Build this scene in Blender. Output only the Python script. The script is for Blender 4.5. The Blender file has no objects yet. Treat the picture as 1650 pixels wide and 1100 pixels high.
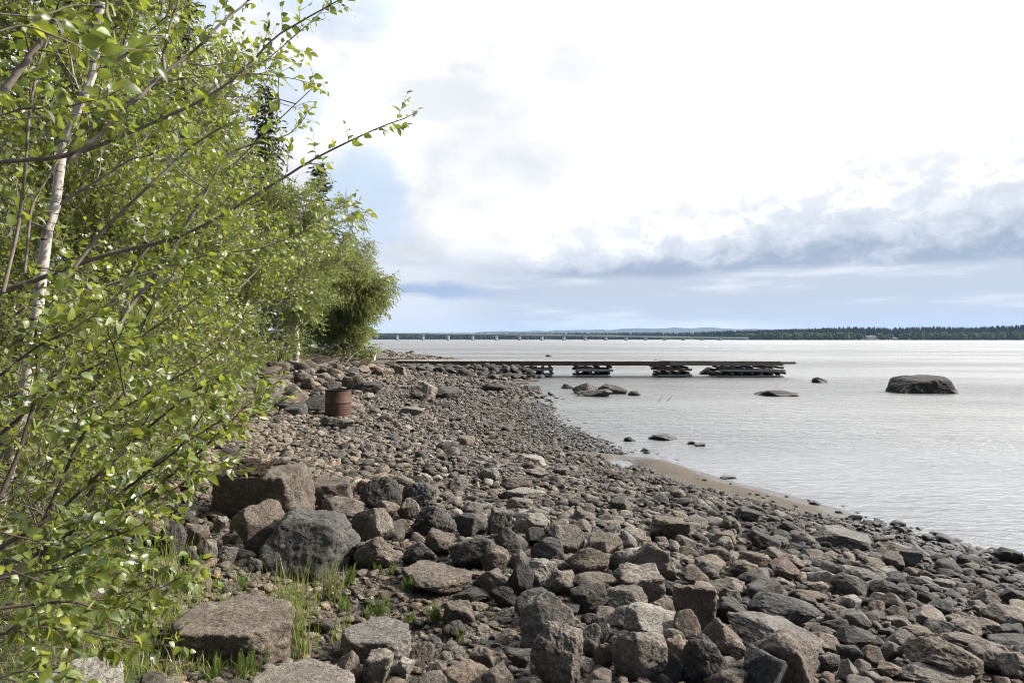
import bpy, math, random
import numpy as np
from mathutils import Vector, Matrix

R = math.radians
C = bpy.context.scene.collection
SC = bpy.context.scene
F = 1100.0          # focal length in photo pixels (24 mm on 36 mm, 1650 wide)
CZ = 2.3            # camera height above the lake
HY = 546.0          # photo row of the horizon

# ------------------------------------------------------------------ camera
cam = bpy.data.cameras.new('camera')
cam.lens = 24.0; cam.sensor_width = 36.0
cam.clip_start = 0.05; cam.clip_end = 40000
cam.dof.use_dof = True; cam.dof.focus_distance = 9.0; cam.dof.aperture_fstop = 6.3
camo = bpy.data.objects.new('camera', cam); C.objects.link(camo)
camo.location = (0, 0, CZ)
camo.rotation_euler = (R(90) - math.atan(4 / F), 0, 0)
SC.camera = camo
SC.render.resolution_x = 1024; SC.render.resolution_y = 682

# ------------------------------------------------------------------ sun, view
SUN_AZ, SUN_EL = R(84), R(33)       # clockwise from the view direction (+Y), to the right
sun = bpy.data.lights.new('sun', 'SUN'); sun.energy = 5.0; sun.angle = R(0.6); sun.color = (1.0, 0.90, 0.76)
suno = bpy.data.objects.new('sun', sun); C.objects.link(suno)
sd = Vector((math.sin(SUN_AZ) * math.cos(SUN_EL), math.cos(SUN_AZ) * math.cos(SUN_EL), math.sin(SUN_EL)))
suno.rotation_euler = (-sd).to_track_quat('-Z', 'Y').to_euler()
suno.location = (30, 10, 40)
SC.view_settings.view_transform = 'Standard'; SC.view_settings.look = 'None'
SC.view_settings.exposure = 0.5; SC.view_settings.gamma = 1.0
cy = SC.cycles
cy.max_bounces = 8; cy.diffuse_bounces = 3; cy.glossy_bounces = 3; cy.transmission_bounces = 4
cy.volume_bounces = 0; cy.transparent_max_bounces = 6
cy.use_denoising = True; cy.filter_width = 1.0
try:
    cy.denoiser = 'OPENIMAGEDENOISE'; cy.denoising_input_passes = 'RGB_ALBEDO_NORMAL'; cy.denoising_prefilter = 'ACCURATE'
except Exception: pass
cy.sample_clamp_indirect = 6.0; cy.caustics_reflective = False; cy.caustics_refractive = False

# ------------------------------------------------------------------ node helper
class NT:
    def __init__(s, tree): s.t = tree; s.n = tree.nodes; s.l = tree.links
    def new(s, typ, **kw):
        nd = s.n.new(typ)
        for k, v in kw.items(): setattr(nd, k, v)
        return nd
    def put(s, sock, v):
        if isinstance(v, bpy.types.NodeSocket): s.l.new(v, sock)
        else:
            try: sock.default_value = v
            except Exception: sock.default_value = (v, v, v)
    def m(s, op, a, b=0.0, c=None, clamp=False):
        nd = s.new('ShaderNodeMath', operation=op, use_clamp=clamp)
        s.put(nd.inputs[0], a); s.put(nd.inputs[1], b)
        if c is not None: s.put(nd.inputs[2], c)
        return nd.outputs[0]
    def vm(s, op, a, b=(0, 0, 0)):
        nd = s.new('ShaderNodeVectorMath', operation=op); s.put(nd.inputs[0], a)
        if op == 'SCALE': s.put(nd.inputs['Scale'], b)
        else: s.put(nd.inputs[1], b)
        return nd.outputs['Value'] if op in ('LENGTH', 'DOT_PRODUCT', 'DISTANCE') else nd.outputs[0]
    def ss(s, v, a, b, lo=0.0, hi=1.0):                 # smoothstep a..b -> lo..hi
        nd = s.new('ShaderNodeMapRange', interpolation_type='SMOOTHSTEP')
        s.put(nd.inputs[0], v); s.put(nd.inputs[1], a); s.put(nd.inputs[2], b); s.put(nd.inputs[3], lo); s.put(nd.inputs[4], hi)
        return nd.outputs[0]
    def lin(s, v, a, b, lo=0.0, hi=1.0):
        nd = s.new('ShaderNodeMapRange'); nd.clamp = True
        s.put(nd.inputs[0], v); s.put(nd.inputs[1], a); s.put(nd.inputs[2], b); s.put(nd.inputs[3], lo); s.put(nd.inputs[4], hi)
        return nd.outputs[0]
    def noise(s, vec, scale, detail=4.0, rough=0.55, dist=0.0, col=False):
        nd = s.new('ShaderNodeTexNoise'); s.put(nd.inputs['Vector'], vec)
        nd.inputs['Scale'].default_value = scale; nd.inputs['Detail'].default_value = detail
        nd.inputs['Roughness'].default_value = rough; nd.inputs['Distortion'].default_value = dist
        return nd.outputs['Color'] if col else nd.outputs[0]
    def voro(s, vec, scale, feature='F1', out='Distance'):
        nd = s.new('ShaderNodeTexVoronoi', feature=feature); s.put(nd.inputs['Vector'], vec); nd.inputs['Scale'].default_value = scale
        return nd.outputs[out]
    def mix(s, f, a, b, typ='MIX'):
        nd = s.new('ShaderNodeMix', data_type='RGBA', blend_type=typ); nd.clamp_factor = True
        s.put(nd.inputs[0], f)
        for sock, v in ((nd.inputs[6], a), (nd.inputs[7], b)):
            if isinstance(v, bpy.types.NodeSocket): s.l.new(v, sock)
            else: sock.default_value = tuple(v) + (1,) if len(v) == 3 else v
        return nd.outputs[2]
    def xyz(s, x, y, z):
        nd = s.new('ShaderNodeCombineXYZ'); s.put(nd.inputs[0], x); s.put(nd.inputs[1], y); s.put(nd.inputs[2], z); return nd.outputs[0]
    def sep(s, v):
        nd = s.new('ShaderNodeSeparateXYZ'); s.put(nd.inputs[0], v); return nd.outputs
    def bump(s, h, strength=0.5, dist=0.01, normal=None):
        nd = s.new('ShaderNodeBump'); s.put(nd.inputs['Height'], h); s.put(nd.inputs['Strength'], strength); s.put(nd.inputs['Distance'], dist)
        if normal is not None: s.put(nd.inputs['Normal'], normal)
        return nd.outputs[0]
    def pos(s): return s.new('ShaderNodeNewGeometry').outputs['Position']
    def attr(s, name): 
        nd = s.new('ShaderNodeAttribute'); nd.attribute_name = name; return nd.outputs['Color']

def material(name):
    m = bpy.data.materials.new(name); m.use_nodes = True
    t = NT(m.node_tree); b = m.node_tree.nodes['Principled BSDF']
    return m, t, b

# ------------------------------------------------------------------ world: sky with broken cloud
w = bpy.data.worlds.new('World'); SC.world = w; w.use_nodes = True
t = NT(w.node_tree)
bg = [n for n in t.n if n.type == 'BACKGROUND'][0]
SKY_STRENGTH = 0.10
bg.inputs['Strength'].default_value = SKY_STRENGTH
sky = t.new('ShaderNodeTexSky', sky_type='NISHITA'); sky.sun_disc = False
sky.sun_elevation = SUN_EL; sky.sun_rotation = SUN_AZ; sky.altitude = 50; sky.air_density = 1.0; sky.dust_density = 1.0
dirv = t.new('ShaderNodeTexCoord').outputs['Generated']
dx, dy, dz = t.sep(dirv)
DEG = 57.29578
az = t.m('MULTIPLY', t.m('ARCTAN2', dx, dy), DEG)
el = t.m('MULTIPLY', t.m('ARCSINE', dz), DEG)
P = t.xyz(az, t.m('MULTIPLY', el, 1.7), 3.7)
big = t.noise(P, 0.045, 5, 0.55)                 # broad soft shading
fine = t.noise(P, 0.22, 8, 0.60, 0.3)            # billows
streak = t.noise(t.xyz(t.m('MULTIPLY', az, 0.35), t.m('MULTIPLY', el, 3.2), 1.0), 0.18, 6, 0.6)
fz = t.m('SUBTRACT', fine, 0.5)
bz = t.m('SUBTRACT', big, 0.5)
elw = t.m('ADD', el, t.m('MULTIPLY', fz, 3.0))
azw = t.m('ADD', az, t.m('MULTIPLY', fz, 9.0))
# brightness of the white overcast: brightest to the right ahead, where the sun stands behind it
sunward = t.m('ADD', t.ss(az, -16.0, 4.0, 1.02, 1.12), t.ss(az, 3.0, 30.0, 0.0, 5.5))
sunward = t.m('MULTIPLY', sunward, t.ss(el, 5.0, 16.0, 0.80, 1.0))
tex = t.noise(t.xyz(az, t.m('MULTIPLY', el, 1.6), 5.0), 0.09, 8, 0.56, 0.12)
white = t.m('MULTIPLY', sunward, t.lin(t.m('ADD', tex, t.m('MULTIPLY', bz, 0.5)), 0.36, 0.62, 0.80, 1.10))
Wcol = t.mix(t.ss(white, 0.7, 1.1), (0.80, 0.835, 0.90), (1.0, 1.0, 1.0))
Wcol = t.vm('SCALE', Wcol, white)
# soft grey puffs
def puff(a0, e0, ra, re, warp=1.0):
    u = t.m('DIVIDE', t.m('SUBTRACT', t.m('ADD', az, t.m('MULTIPLY', fz, 7.0 * warp)), a0), ra)
    v = t.m('DIVIDE', t.m('SUBTRACT', t.m('ADD', el, t.m('MULTIPLY', t.m('SUBTRACT', streak, 0.5), 4.0 * warp)), e0), re)
    rr = t.m('ADD', t.m('MULTIPLY', u, u), t.m('MULTIPLY', v, v))
    return t.ss(rr, 1.3, 0.15)
greym = t.m('MAXIMUM', puff(-6.5, 19.3, 5.5, 2.2), t.m('MULTIPLY', puff(22.5, 15.2, 2.2, 1.0), 0.6))
greym = t.m('MAXIMUM', greym, t.m('MULTIPLY', puff(35.0, 20.0, 3.5, 1.0), 0.6))
greym = t.m('MAXIMUM', greym, t.m('MULTIPLY', puff(-1.0, 15.0, 8.0, 4.0), 0.6))
for a_, e_, ra_, re_, k_ in ((9.0, 21.5, 8.0, 2.6, .95), (18.0, 24.5, 9.0, 1.8, .97), (27.0, 20.5, 7.0, 1.6, .97), (12.0, 13.5, 6.0, 1.8, .95), (31.0, 24.5, 6.0, 1.5, .97)):
    greym = t.m('MAXIMUM', greym, t.m('MULTIPLY', puff(a_, e_, ra_, re_), k_))
col = t.mix(t.m('MULTIPLY', greym, 0.92), Wcol, t.mix(t.ss(az, 0.0, 10.0), (0.80, 0.83, 0.88), (0.87, 0.885, 0.91)))
# blue gaps
gap = t.m('MAXIMUM', puff(-12.3, 11.0, 4.4, 5.4, 0.8), puff(-15.0, 27.0, 9.0, 4.0, 1.2))
gap = t.m('MAXIMUM', gap, puff(-30.0, 26.0, 9.0, 6.0))
gap = t.m('MAXIMUM', gap, t.m('MULTIPLY', puff(-18.5, 18.5, 4.0, 3.0), 0.7))
bluish = t.vm('ADD', t.vm('SCALE', sky.outputs[0], 0.085), (0.12, 0.12, 0.12))
col = t.mix(t.m('MULTIPLY', gap, 0.85), col, t.mix(0.25, (0.66, 0.81, 1.0), bluish))
# the distant veil low over the lake
low = t.ss(t.m('ADD', el, t.m('MULTIPLY', t.m('SUBTRACT', streak, 0.5), 1.6)), 7.6, 5.7)
lowc = t.mix(t.ss(streak, 0.50, 0.66), (0.56, 0.61, 0.70), (0.77, 0.80, 0.845))
lowc = t.mix(t.ss(az, 2.0, -9.0), lowc, (0.75, 0.79, 0.85))
lowc = t.mix(t.m('MULTIPLY', t.ss(el, 1.7, 0.5), t.ss(t.m('ABSOLUTE', t.m('SUBTRACT', az, 14.0)), 12.0, 3.0)), lowc, (0.92, 0.93, 0.95))
front = t.ss(t.m('ABSOLUTE', az), 110.0, 75.0)
col = t.mix(low, col, lowc)
# cumulus bank with a dark flat base, upper edge billowing
top = t.m('ADD', t.lin(az, 0.0, 34.0, 7.4, 16.0), t.m('MULTIPLY', fz, 10.0))
top = t.m('ADD', top, t.m('MULTIPLY', bz, 5.0))
bot = t.m('ADD', t.m('ADD', t.lin(az, 0.0, 40.0, 4.7, 5.1), t.m('MULTIPLY', t.m('SUBTRACT', streak, 0.5), 1.2)), t.m('MULTIPLY', fz, 0.8))
hgt = t.m('DIVIDE', t.m('SUBTRACT', el, bot), t.m('SUBTRACT', top, bot))
inb = t.m('MULTIPLY', t.ss(el, bot, t.m('ADD', bot, 0.8)), t.ss(hgt, 1.05, 0.88))
inb = t.m('MULTIPLY', inb, t.ss(t.m('ADD', azw, t.m('MULTIPLY', bz, 14.0)), -2.5, 5.5))
inb = t.m('MULTIPLY', inb, t.ss(az, 75.0, 55.0))
bil = t.noise(t.xyz(az, t.m('MULTIPLY', el, 1.5), 9.0), 0.42, 7, 0.62, 0.4)       # lit and shaded billows
bl = t.m('SUBTRACT', bil, 0.5)
shade = t.m('ADD', hgt, t.m('ADD', t.m('MULTIPLY', fz, 0.9), t.m('MULTIPLY', bl, 0.7)))
bcol = t.mix(t.ss(shade, 0.08, 0.40), (0.375, 0.445, 0.57), (0.68, 0.725, 0.80))
bcol = t.mix(t.ss(shade, 0.34, 0.70), bcol, t.mix(t.ss(bil, 0.40, 0.58), (0.84, 0.865, 0.91), (1.12, 1.12, 1.12)))
col = t.mix(inb, col, bcol)
# a smaller dark bank low on the left, drawn out in layers
smv = t.m('ADD', t.m('SUBTRACT', el, 3.95), t.m('ADD', t.m('MULTIPLY', t.m('SUBTRACT', streak, 0.5), 2.2), t.m('MULTIPLY', fz, 1.0)))
sm = t.m('MULTIPLY', t.ss(smv, -0.85, -0.35), t.ss(smv, 1.0, 0.1))
sm = t.m('MULTIPLY', sm, t.m('MULTIPLY', t.ss(az, -16.0, -10.0), t.ss(azw, 5.0, -6.0)))
col = t.mix(sm, col, (0.40, 0.50, 0.68))
lay = t.m('MULTIPLY', t.m('MULTIPLY', t.ss(streak, 0.50, 0.60), t.ss(t.m('ABSOLUTE', t.m('SUBTRACT', el, 6.2)), 2.4, 0.6)), t.m('MULTIPLY', t.ss(az, -14.0, -9.0), t.ss(azw, 6.0, 0.0)))
col = t.mix(t.m('MULTIPLY', lay, 0.7), col, (0.62, 0.68, 0.78))

# behind the camera: mostly open blue sky with scattered cloud
back = t.mix(t.ss(big, 0.50, 0.62), t.vm('SCALE', sky.outputs[0], 0.040), (0.32, 0.32, 0.34))
back = t.mix(t.ss(el, 50.0, 75.0), back, (0.32, 0.35, 0.42))
glow = t.m('MULTIPLY', t.m('MULTIPLY', t.ss(el, 23.0, 33.0), t.ss(el, 62.0, 44.0)), t.m('MULTIPLY', t.ss(az, -24.0, 12.0), t.ss(az, 105.0, 75.0)))
col = t.mix(glow, col, t.vm('SCALE', (1.0, 0.985, 0.96), t.lin(tex, 0.36, 0.62, 4.2, 6.2)))      # bright cloud added out of view overhead, so the lake reflects brighter
colF = t.mix(t.ss(el, 46.0, 70.0), col, (0.42, 0.46, 0.55))
colF = t.vm('SCALE', colF, 0.76); col = t.mix(front, back, colF)
t.l.new(t.vm('SCALE', col, 1.0 / SKY_STRENGTH), bg.inputs['Color'])

# ------------------------------------------------------------------ object helpers
def setp(o, label=None, cat=None, group=None, kind=None):
    if label: o['label'] = label
    if cat: o['category'] = cat
    if group: o['group'] = group
    if kind: o['kind'] = kind
    return o

def empty(name, loc, label=None, cat=None, group=None):
    o = bpy.data.objects.new(name, None); C.objects.link(o); o.location = loc; o.empty_display_size = 0.2
    bpy.context.view_layer.update() if False else None
    return setp(o, label, cat, group)

def mesh_np(name, v, f, mat=None, parent=None, attrs=None, smooth=True, loc=None, midx=None):
    """v (n,3), f a list of (m,k) index arrays; vertices in world space unless loc is given (then local to loc)"""
    v = np.asarray(v, np.float32)
    if not isinstance(f, (list, tuple)): f = [f]
    f = [np.asarray(a, np.int32) for a in f if len(a)]
    me = bpy.data.meshes.new(name)
    me.vertices.add(len(v)); me.vertices.foreach_set('co', v.ravel())
    li = np.concatenate([a.ravel() for a in f]); me.loops.add(len(li)); me.loops.foreach_set('vertex_index', li)
    tot = np.concatenate([np.full(len(a), a.shape[1], np.int32) for a in f])
    st = np.concatenate([[0], np.cumsum(tot)[:-1]]).astype(np.int32)
    me.polygons.add(len(tot)); me.polygons.foreach_set('loop_start', st); me.polygons.foreach_set('loop_total', tot)
    me.polygons.foreach_set('use_smooth', np.full(len(tot), smooth, bool) if isinstance(smooth, bool) else smooth)
    me.update(calc_edges=True)
    for k, a in (attrs or {}).items():
        a = np.asarray(a, np.float32)
        at = me.attributes.new(k, 'FLOAT_COLOR', 'POINT')
        rgba = np.ones((len(v), 4), np.float32); rgba[:, :3] = a
        at.data.foreach_set('color', rgba.ravel())
    for mt_ in (mat if isinstance(mat, (list, tuple)) else [mat] if mat else []): me.materials.append(mt_)
    if midx is not None: me.polygons.foreach_set('material_index', np.asarray(midx, np.int32))
    o = bpy.data.objects.new(name, me); C.objects.link(o)
    if parent is not None: o.parent = parent
    if loc is not None: o.location = loc
    return o

# ------------------------------------------------------------------ noise in numpy
def _hash(ix, iy, iz, seed):
    h = (ix.astype(np.int64) * 374761393 + iy.astype(np.int64) * 668265263 + iz.astype(np.int64) * 2147483647 + seed * 974711) & 0xffffffff
    h = ((h ^ (h >> 13)) * 1274126177) & 0xffffffff
    h = ((h ^ (h >> 16)) * 2246822519) & 0xffffffff
    return ((h ^ (h >> 15)) & 0xffffff) / float(0xffffff)
def vnoise(p, seed=0):
    p = np.asarray(p, float); i = np.floor(p).astype(np.int64); f = p - i; f = f * f * f * (f * (f * 6 - 15) + 10)
    r = 0
    for a in (0, 1):
        for b in (0, 1):
            for c in (0, 1):
                wgt = (f[:, 0] if a else 1 - f[:, 0]) * (f[:, 1] if b else 1 - f[:, 1]) * (f[:, 2] if c else 1 - f[:, 2])
                r = r + wgt * _hash(i[:, 0] + a, i[:, 1] + b, i[:, 2] + c, seed)
    return r * 2 - 1
def fbm(p, seed=0, oct=4, gain=0.5):
    s = 0; a = 1.0
    for k in range(oct):
        s = s + a * vnoise(p * (2.0 ** k) + 17.3 * k, seed + k); a *= gain
    return s
def sstep(x, a, b):
    u = np.clip((x - a) / (b - a), 0, 1); return u * u * (3 - 2 * u)

# ------------------------------------------------------------------ terrain
SHORE = np.array([(9, -20), (7, -5), (6.5, 0), (6.0, 3.5), (5.6, 5.5), (5.28, 7.05), (5.06, 7.57), (4.65, 8.32), (4.41, 9.23), (3.92, 10.4),
    (3.2, 12.0), (2.55, 13.2), (2.2, 13.7), (1.9, 14.6), (1.75, 15.9), (1.3, 18.9), (1.1, 21.5), (1.2, 24.3), (1.5, 27), (1.3, 29.4), (0.6, 33.3), (-0.4, 36.5), (-0.2, 38.5), (0.6, 39.8),
    (0.6, 41.2), (-0.8, 42.5), (-2.2, 47), (-3.0, 57), (-4.8, 68), (-6.2, 74), (-8, 80), (-12, 92), (-19, 106), (-40, 120), (-120, 140), (-600, 160),
    (-6000, 200), (-6000, -3000), (9, -3000)], float)
def sdist(x, y):
    x = np.asarray(x, float); y = np.asarray(y, float)
    best = np.full(x.shape, 1e18); inside = np.zeros(x.shape, bool)
    n = len(SHORE)
    for k in range(n):
        ax, ay = SHORE[k]; bx, by = SHORE[(k + 1) % n]
        ex, ey = bx - ax, by - ay
        u = np.clip(((x - ax) * ex + (y - ay) * ey) / (ex * ex + ey * ey), 0, 1)
        best = np.minimum(best, (x - ax - u * ex) ** 2 + (y - ay - u * ey) ** 2)
        cond = ((ay > y) != (by > y)) & (x < (bx - ax) * (y - ay) / (by - ay + 1e-12) + ax)
        inside ^= cond
    d = np.sqrt(best)
    return np.where(inside, d, -d)
BANK = np.array([(-30, -1.0), (0, -1.0), (2, -1.15), (3, -1.45), (4, -1.95), (5, -2.7), (6, -3.4), (9, -4.4), (12, -4.9), (15, -6.0), (20, -7.6), (30, -10.5), (40, -10.5), (60, -12.5), (80, -15), (110, -24), (300, -60)], float)
def bankx(y): return np.interp(y, BANK[:, 0], BANK[:, 1])
def height(x, y):
    x = np.asarray(x, float); y = np.asarray(y, float)
    sh = x.shape; x = x.ravel(); y = y.ravel()
    d = sdist(x, y)
    d = d + 0.10 * fbm(np.stack([x * 0.9, y * 0.9, x * 0], 1), 5, 2) * np.exp(-((d) / 2.0) ** 2)
    h = np.where(d > 0, np.where(d < 10.5, 0.1 * d, 1.05 + 0.05 * (d - 10.5)), 0.11 * d)
    h = np.clip(h, -2.5, 3.0)
    near = (np.abs(x) < 60) & (y < 140) & (y > -30)
    n = np.zeros_like(x); idx = np.where(near)[0]
    if len(idx):
        q = np.stack([x[idx], y[idx], np.zeros(len(idx))], 1)
        sand = sstep(d[idx], 1.0, 0.5) * sstep(y[idx], 8.2, 9.2) * sstep(y[idx], 14.2, 13.4)
        n[idx] = (fbm(q * 0.7, 3, 3) * 0.05 + fbm(q * 3.1, 9, 3) * 0.022) * np.clip(0.35 + d[idx] * 0.3, 0.15, 1) * (1 - 0.85 * sand)
    h = h + n
    h = h + np.clip(0.56 - h, 0, 0.6) * np.exp(-((y - 40.0) / 1.0) ** 2) * sstep(x, 1.5, 0.2) * sstep(x, -10, -6)   # rubble foot of the jetty
    h = h - 0.16 * np.exp(-(((x + 1.1) / 1.0) ** 2 + ((y - 4.1) / 0.8) ** 2))                     # grassy hollow
    h = h - 0.19 * np.exp(-(((x - 2.02) / 0.22) ** 2 + ((y - 12.35) / 0.5) ** 2))                  # pool behind the sand
    h = h + 0.05 * np.exp(-(((x - 2.75) / 0.35) ** 2 + ((y - 12.2) / 0.9) ** 2))
    return h.reshape(sh)
GX0, GX1, GY0, GY1, GS = -32.0, 14.0, -8.0, 118.0, 0.1
_gx = np.arange(GX0, GX1, GS); _gy = np.arange(GY0, GY1, GS)
_H = np.stack([height(_gx, np.full_like(_gx, yy)) for yy in _gy])          # [iy, ix]
_D = np.stack([sdist(_gx, np.full_like(_gx, yy)) for yy in _gy])
def _bil(A, x, y):
    fx = np.clip((np.asarray(x, float) - GX0) / GS, 0, len(_gx) - 1.001); fy = np.clip((np.asarray(y, float) - GY0) / GS, 0, len(_gy) - 1.001)
    ix = fx.astype(int); iy = fy.astype(int); ux = fx - ix; uy = fy - iy
    return (A[iy, ix] * (1 - ux) + A[iy, ix + 1] * ux) * (1 - uy) + (A[iy + 1, ix] * (1 - ux) + A[iy + 1, ix + 1] * ux) * uy
def H(x, y): return _bil(_H, x, y)
def D(x, y): return _bil(_D, x, y)
def ray(px, py): return (px - 825.0) / F, -(py - HY) / F       # per metre of depth
def hit(px, py, lift=0.0, water=False):
    """distance at which the view through a photo pixel meets the ground (or lake) lifted by lift"""
    a, b = ray(px, py); ys = np.geomspace(1.5, 117, 900)
    g = H(a * ys, ys)
    if water: g = np.maximum(g, 0)
    z = CZ + b * ys; k = np.argmax(z < g + lift)
    if z[k] >= g[k] + lift: return 117.0
    if k == 0: return ys[0]
    e0 = z[k - 1] - g[k - 1] - lift; e1 = z[k] - g[k] - lift
    return ys[k - 1] + (ys[k] - ys[k - 1]) * e0 / (e0 - e1)
def at(px, py, Y):
    a, b = ray(px, py); return np.array([a * Y, Y, CZ + b * Y])

# ------------------------------------------------------------------ materials
def stone_material():
    m, t, b = material('stone')
    p = t.pos(); tint = t.attr('tint')
    n1 = t.noise(p, 6.0, 6, 0.6); n2 = t.noise(p, 42.0, 6, 0.65); n3 = t.noise(p, 170.0, 4, 0.7)
    fol = t.noise(t.vm('MULTIPLY', p, (9, 26, 70)), 1.0, 5, 0.65, 0.4)
    c = t.mix(t.lin(n1, 0.32, 0.68), t.vm('SCALE', tint, 0.62), t.vm('SCALE', tint, 1.28))
    c = t.mix(t.lin(n2, 0.42, 0.62, 0, 0.85), c, t.vm('SCALE', tint, 0.42))
    c = t.mix(t.ss(n3, 0.56, 0.72, 0, 0.60), c, t.vm('ADD', t.vm('SCALE', tint, 1.7), (0.06, 0.056, 0.050)))
    c = t.mix(t.ss(n3, 0.44, 0.33, 0, 0.75), c, t.vm('SCALE', tint, 0.38))
    c = t.mix(t.ss(fol, 0.52, 0.66, 0, 0.30), c, t.vm('SCALE', tint, 0.55))
    # lichen: pale crusts and black crusts in patches
    lz = t.noise(p, 1.7, 2); l1 = t.noise(t.vm('ADD', p, (7, 3, 1)), 26.0, 6, 0.72)
    pale = t.m('MULTIPLY', t.ss(l1, 0.54, 0.62), t.ss(lz, 0.46, 0.60))
    c = t.mix(t.m('MULTIPLY', pale, 0.45), c, (0.30, 0.285, 0.25))
    l2 = t.noise(t.vm('ADD', p, (2, 9, 4)), 20.0, 6, 0.75)
    blk = t.m('MULTIPLY', t.ss(l2, 0.55, 0.62), t.ss(lz, 0.56, 0.42))
    c = t.mix(t.m('MULTIPLY', blk, 0.7), c, (0.022, 0.020, 0.018))
    # wet near the lake
    z = t.sep(p)[2]
    wet = t.ss(t.m('ADD', z, t.m('MULTIPLY', t.m('SUBTRACT', n1, 0.5), 0.10)), 0.17, 0.05)
    c = t.mix(wet, c, t.vm('SCALE', c, 0.42))
    t.l.new(c, b.inputs['Base Color'])
    t.l.new(t.lin(wet, 0, 1, 0.80, 0.35), b.inputs['Roughness'])
    b.inputs['Specular IOR Level'].default_value = 0.35
    h = t.m('ADD', t.m('MULTIPLY', n2, 0.7), t.m('MULTIPLY', n3, 0.30)); h = t.m('ADD', h, t.m('MULTIPLY', fol, 0.45))
    h = t.m('SUBTRACT', h, t.m('MULTIPLY', t.ss(t.voro(t.vm('ADD', p, t.vm('SCALE', t.noise(p, 12.0, 3, col=True), 0.12)), 16.0, 'DISTANCE_TO_EDGE'), 0.03, 0.0), 0.35))
    t.l.new(t.bump(h, 1.0, 0.026), b.inputs['Normal'])
    return m
STONE = stone_material()

def ground_material():
    m, t, b = material('beach_ground')
    p = t.pos(); zone = t.sep(t.attr('zone'))
    n1 = t.noise(p, 3.0, 5, 0.6); n2 = t.noise(p, 30.0, 6, 0.7); v = t.new('ShaderNodeTexVoronoi'); t.put(v.inputs['Vector'], p); v.inputs['Scale'].default_value = 42.0
    vd = v.outputs['Distance']; vc = t.sep(v.outputs['Color'])[0]
    peb = t.mix(vc, (0.045, 0.040, 0.034), (0.20, 0.172, 0.14))
    peb = t.mix(t.ss(vd, 0.35, 0.75), peb, (0.035, 0.030, 0.025))
    vs = t.new('ShaderNodeTexVoronoi'); t.put(vs.inputs['Vector'], p); vs.inputs['Scale'].default_value = 60.0
    sc = t.sep(vs.outputs['Color'])
    sand = t.mix(sc[0], (0.050, 0.040, 0.029), (0.165, 0.130, 0.092)); sand = t.mix(t.ss(sc[1], 0.82, 0.9), sand, (0.07, 0.06, 0.05))
    sand = t.mix(t.lin(n1, 0.35, 0.65, 0, 0.4), sand, (0.075, 0.058, 0.042))
    soil = t.mix(t.ss(n2, 0.4, 0.6), (0.040, 0.032, 0.020), (0.12, 0.092, 0.055)); soil = t.mix(t.ss(n1, 0.45, 0.62), soil, (0.045, 0.060, 0.020))
    c = t.mix(zone[0], peb, sand); c = t.mix(zone[1], c, soil)
    z = t.sep(p)[2]
    wet = t.ss(t.m('ADD', z, t.m('MULTIPLY', t.m('SUBTRACT', n1, 0.5), 0.03)), 0.045, 0.012)
    c = t.mix(wet, c, t.vm('SCALE', c, 0.45))
    t.l.new(c, b.inputs['Base Color']); t.l.new(t.lin(wet, 0, 1, 0.9, 0.3), b.inputs['Roughness'])
    hh = t.m('SUBTRACT', t.m('MULTIPLY', n2, 0.6), t.m('MULTIPLY', vd, t.m('SUBTRACT', 1.0, zone[0])))
    hh = t.m('SUBTRACT', hh, t.m('MULTIPLY', vs.outputs['Distance'], t.m('MULTIPLY', zone[0], 1.2)))
    t.l.new(t.bump(hh, 0.8, 0.02), b.inputs['Normal'])
    return m
GROUND = ground_material()

def water_material():
    m, t, b = material('lake_water')
    p = t.pos(); px_, py_, _z = t.sep(p)
    r = t.m('SQRT', t.m('ADD', t.m('MULTIPLY', px_, px_), t.m('MULTIPLY', py_, py_)))
    # wavelets running towards the shore; crests roughly across the view
    q = t.vm('MULTIPLY', p, (0.9, 3.1, 1.0))
    a = t.noise(q, 1.3, 3, 0.55, 0.6); bb = t.noise(t.vm('MULTIPLY', p, (3.0, 7.6, 1.0)), 1.5, 4, 0.6, 0.5)
    cc = t.noise(t.vm('MULTIPLY', p, (0.10, 0.34, 1.0)), 1.0, 3, 0.6); gust = t.noise(t.vm('MULTIPLY', p, (0.012, 0.045, 1)), 1.0, 4, 0.6)
    calm = t.ss(gust, 0.40, 0.58, 0.45, 1.1)
    dd = t.noise(t.vm('MULTIPLY', p, (5.0, 16.0, 1.0)), 1.2, 3, 0.6, 0.4)
    h = t.m('ADD', t.m('MULTIPLY', a, 0.60), t.m('MULTIPLY', bb, 0.34)); h = t.m('ADD', h, t.m('ADD', t.m('MULTIPLY', cc, 1.1), t.m('MULTIPLY', dd, 0.12)))
    # calmer in the shelter of the beach
    ys = t.m('ADD', py_, t.m('MULTIPLY', px_, 1.35))
    near = t.ss(r, 5.0, 42.0, 0.62, 1.9)
    far = t.ss(r, 60.0, 700.0, 1.0, 0.65)
    st = t.m('MULTIPLY', t.m('MULTIPLY', calm, near), far)
    t.l.new(t.bump(h, t.m('MULTIPLY', st, 1.0), 0.34), b.inputs['Normal'])
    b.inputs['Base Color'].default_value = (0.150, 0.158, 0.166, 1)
    b.inputs['Roughness'].default_value = 0.06; b.inputs['IOR'].default_value = 1.38
    t.l.new(t.ss(r, 4.0, 26.0, 0.10, 0.42), b.inputs['Roughness'])
    return m
WATER = water_material()

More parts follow.
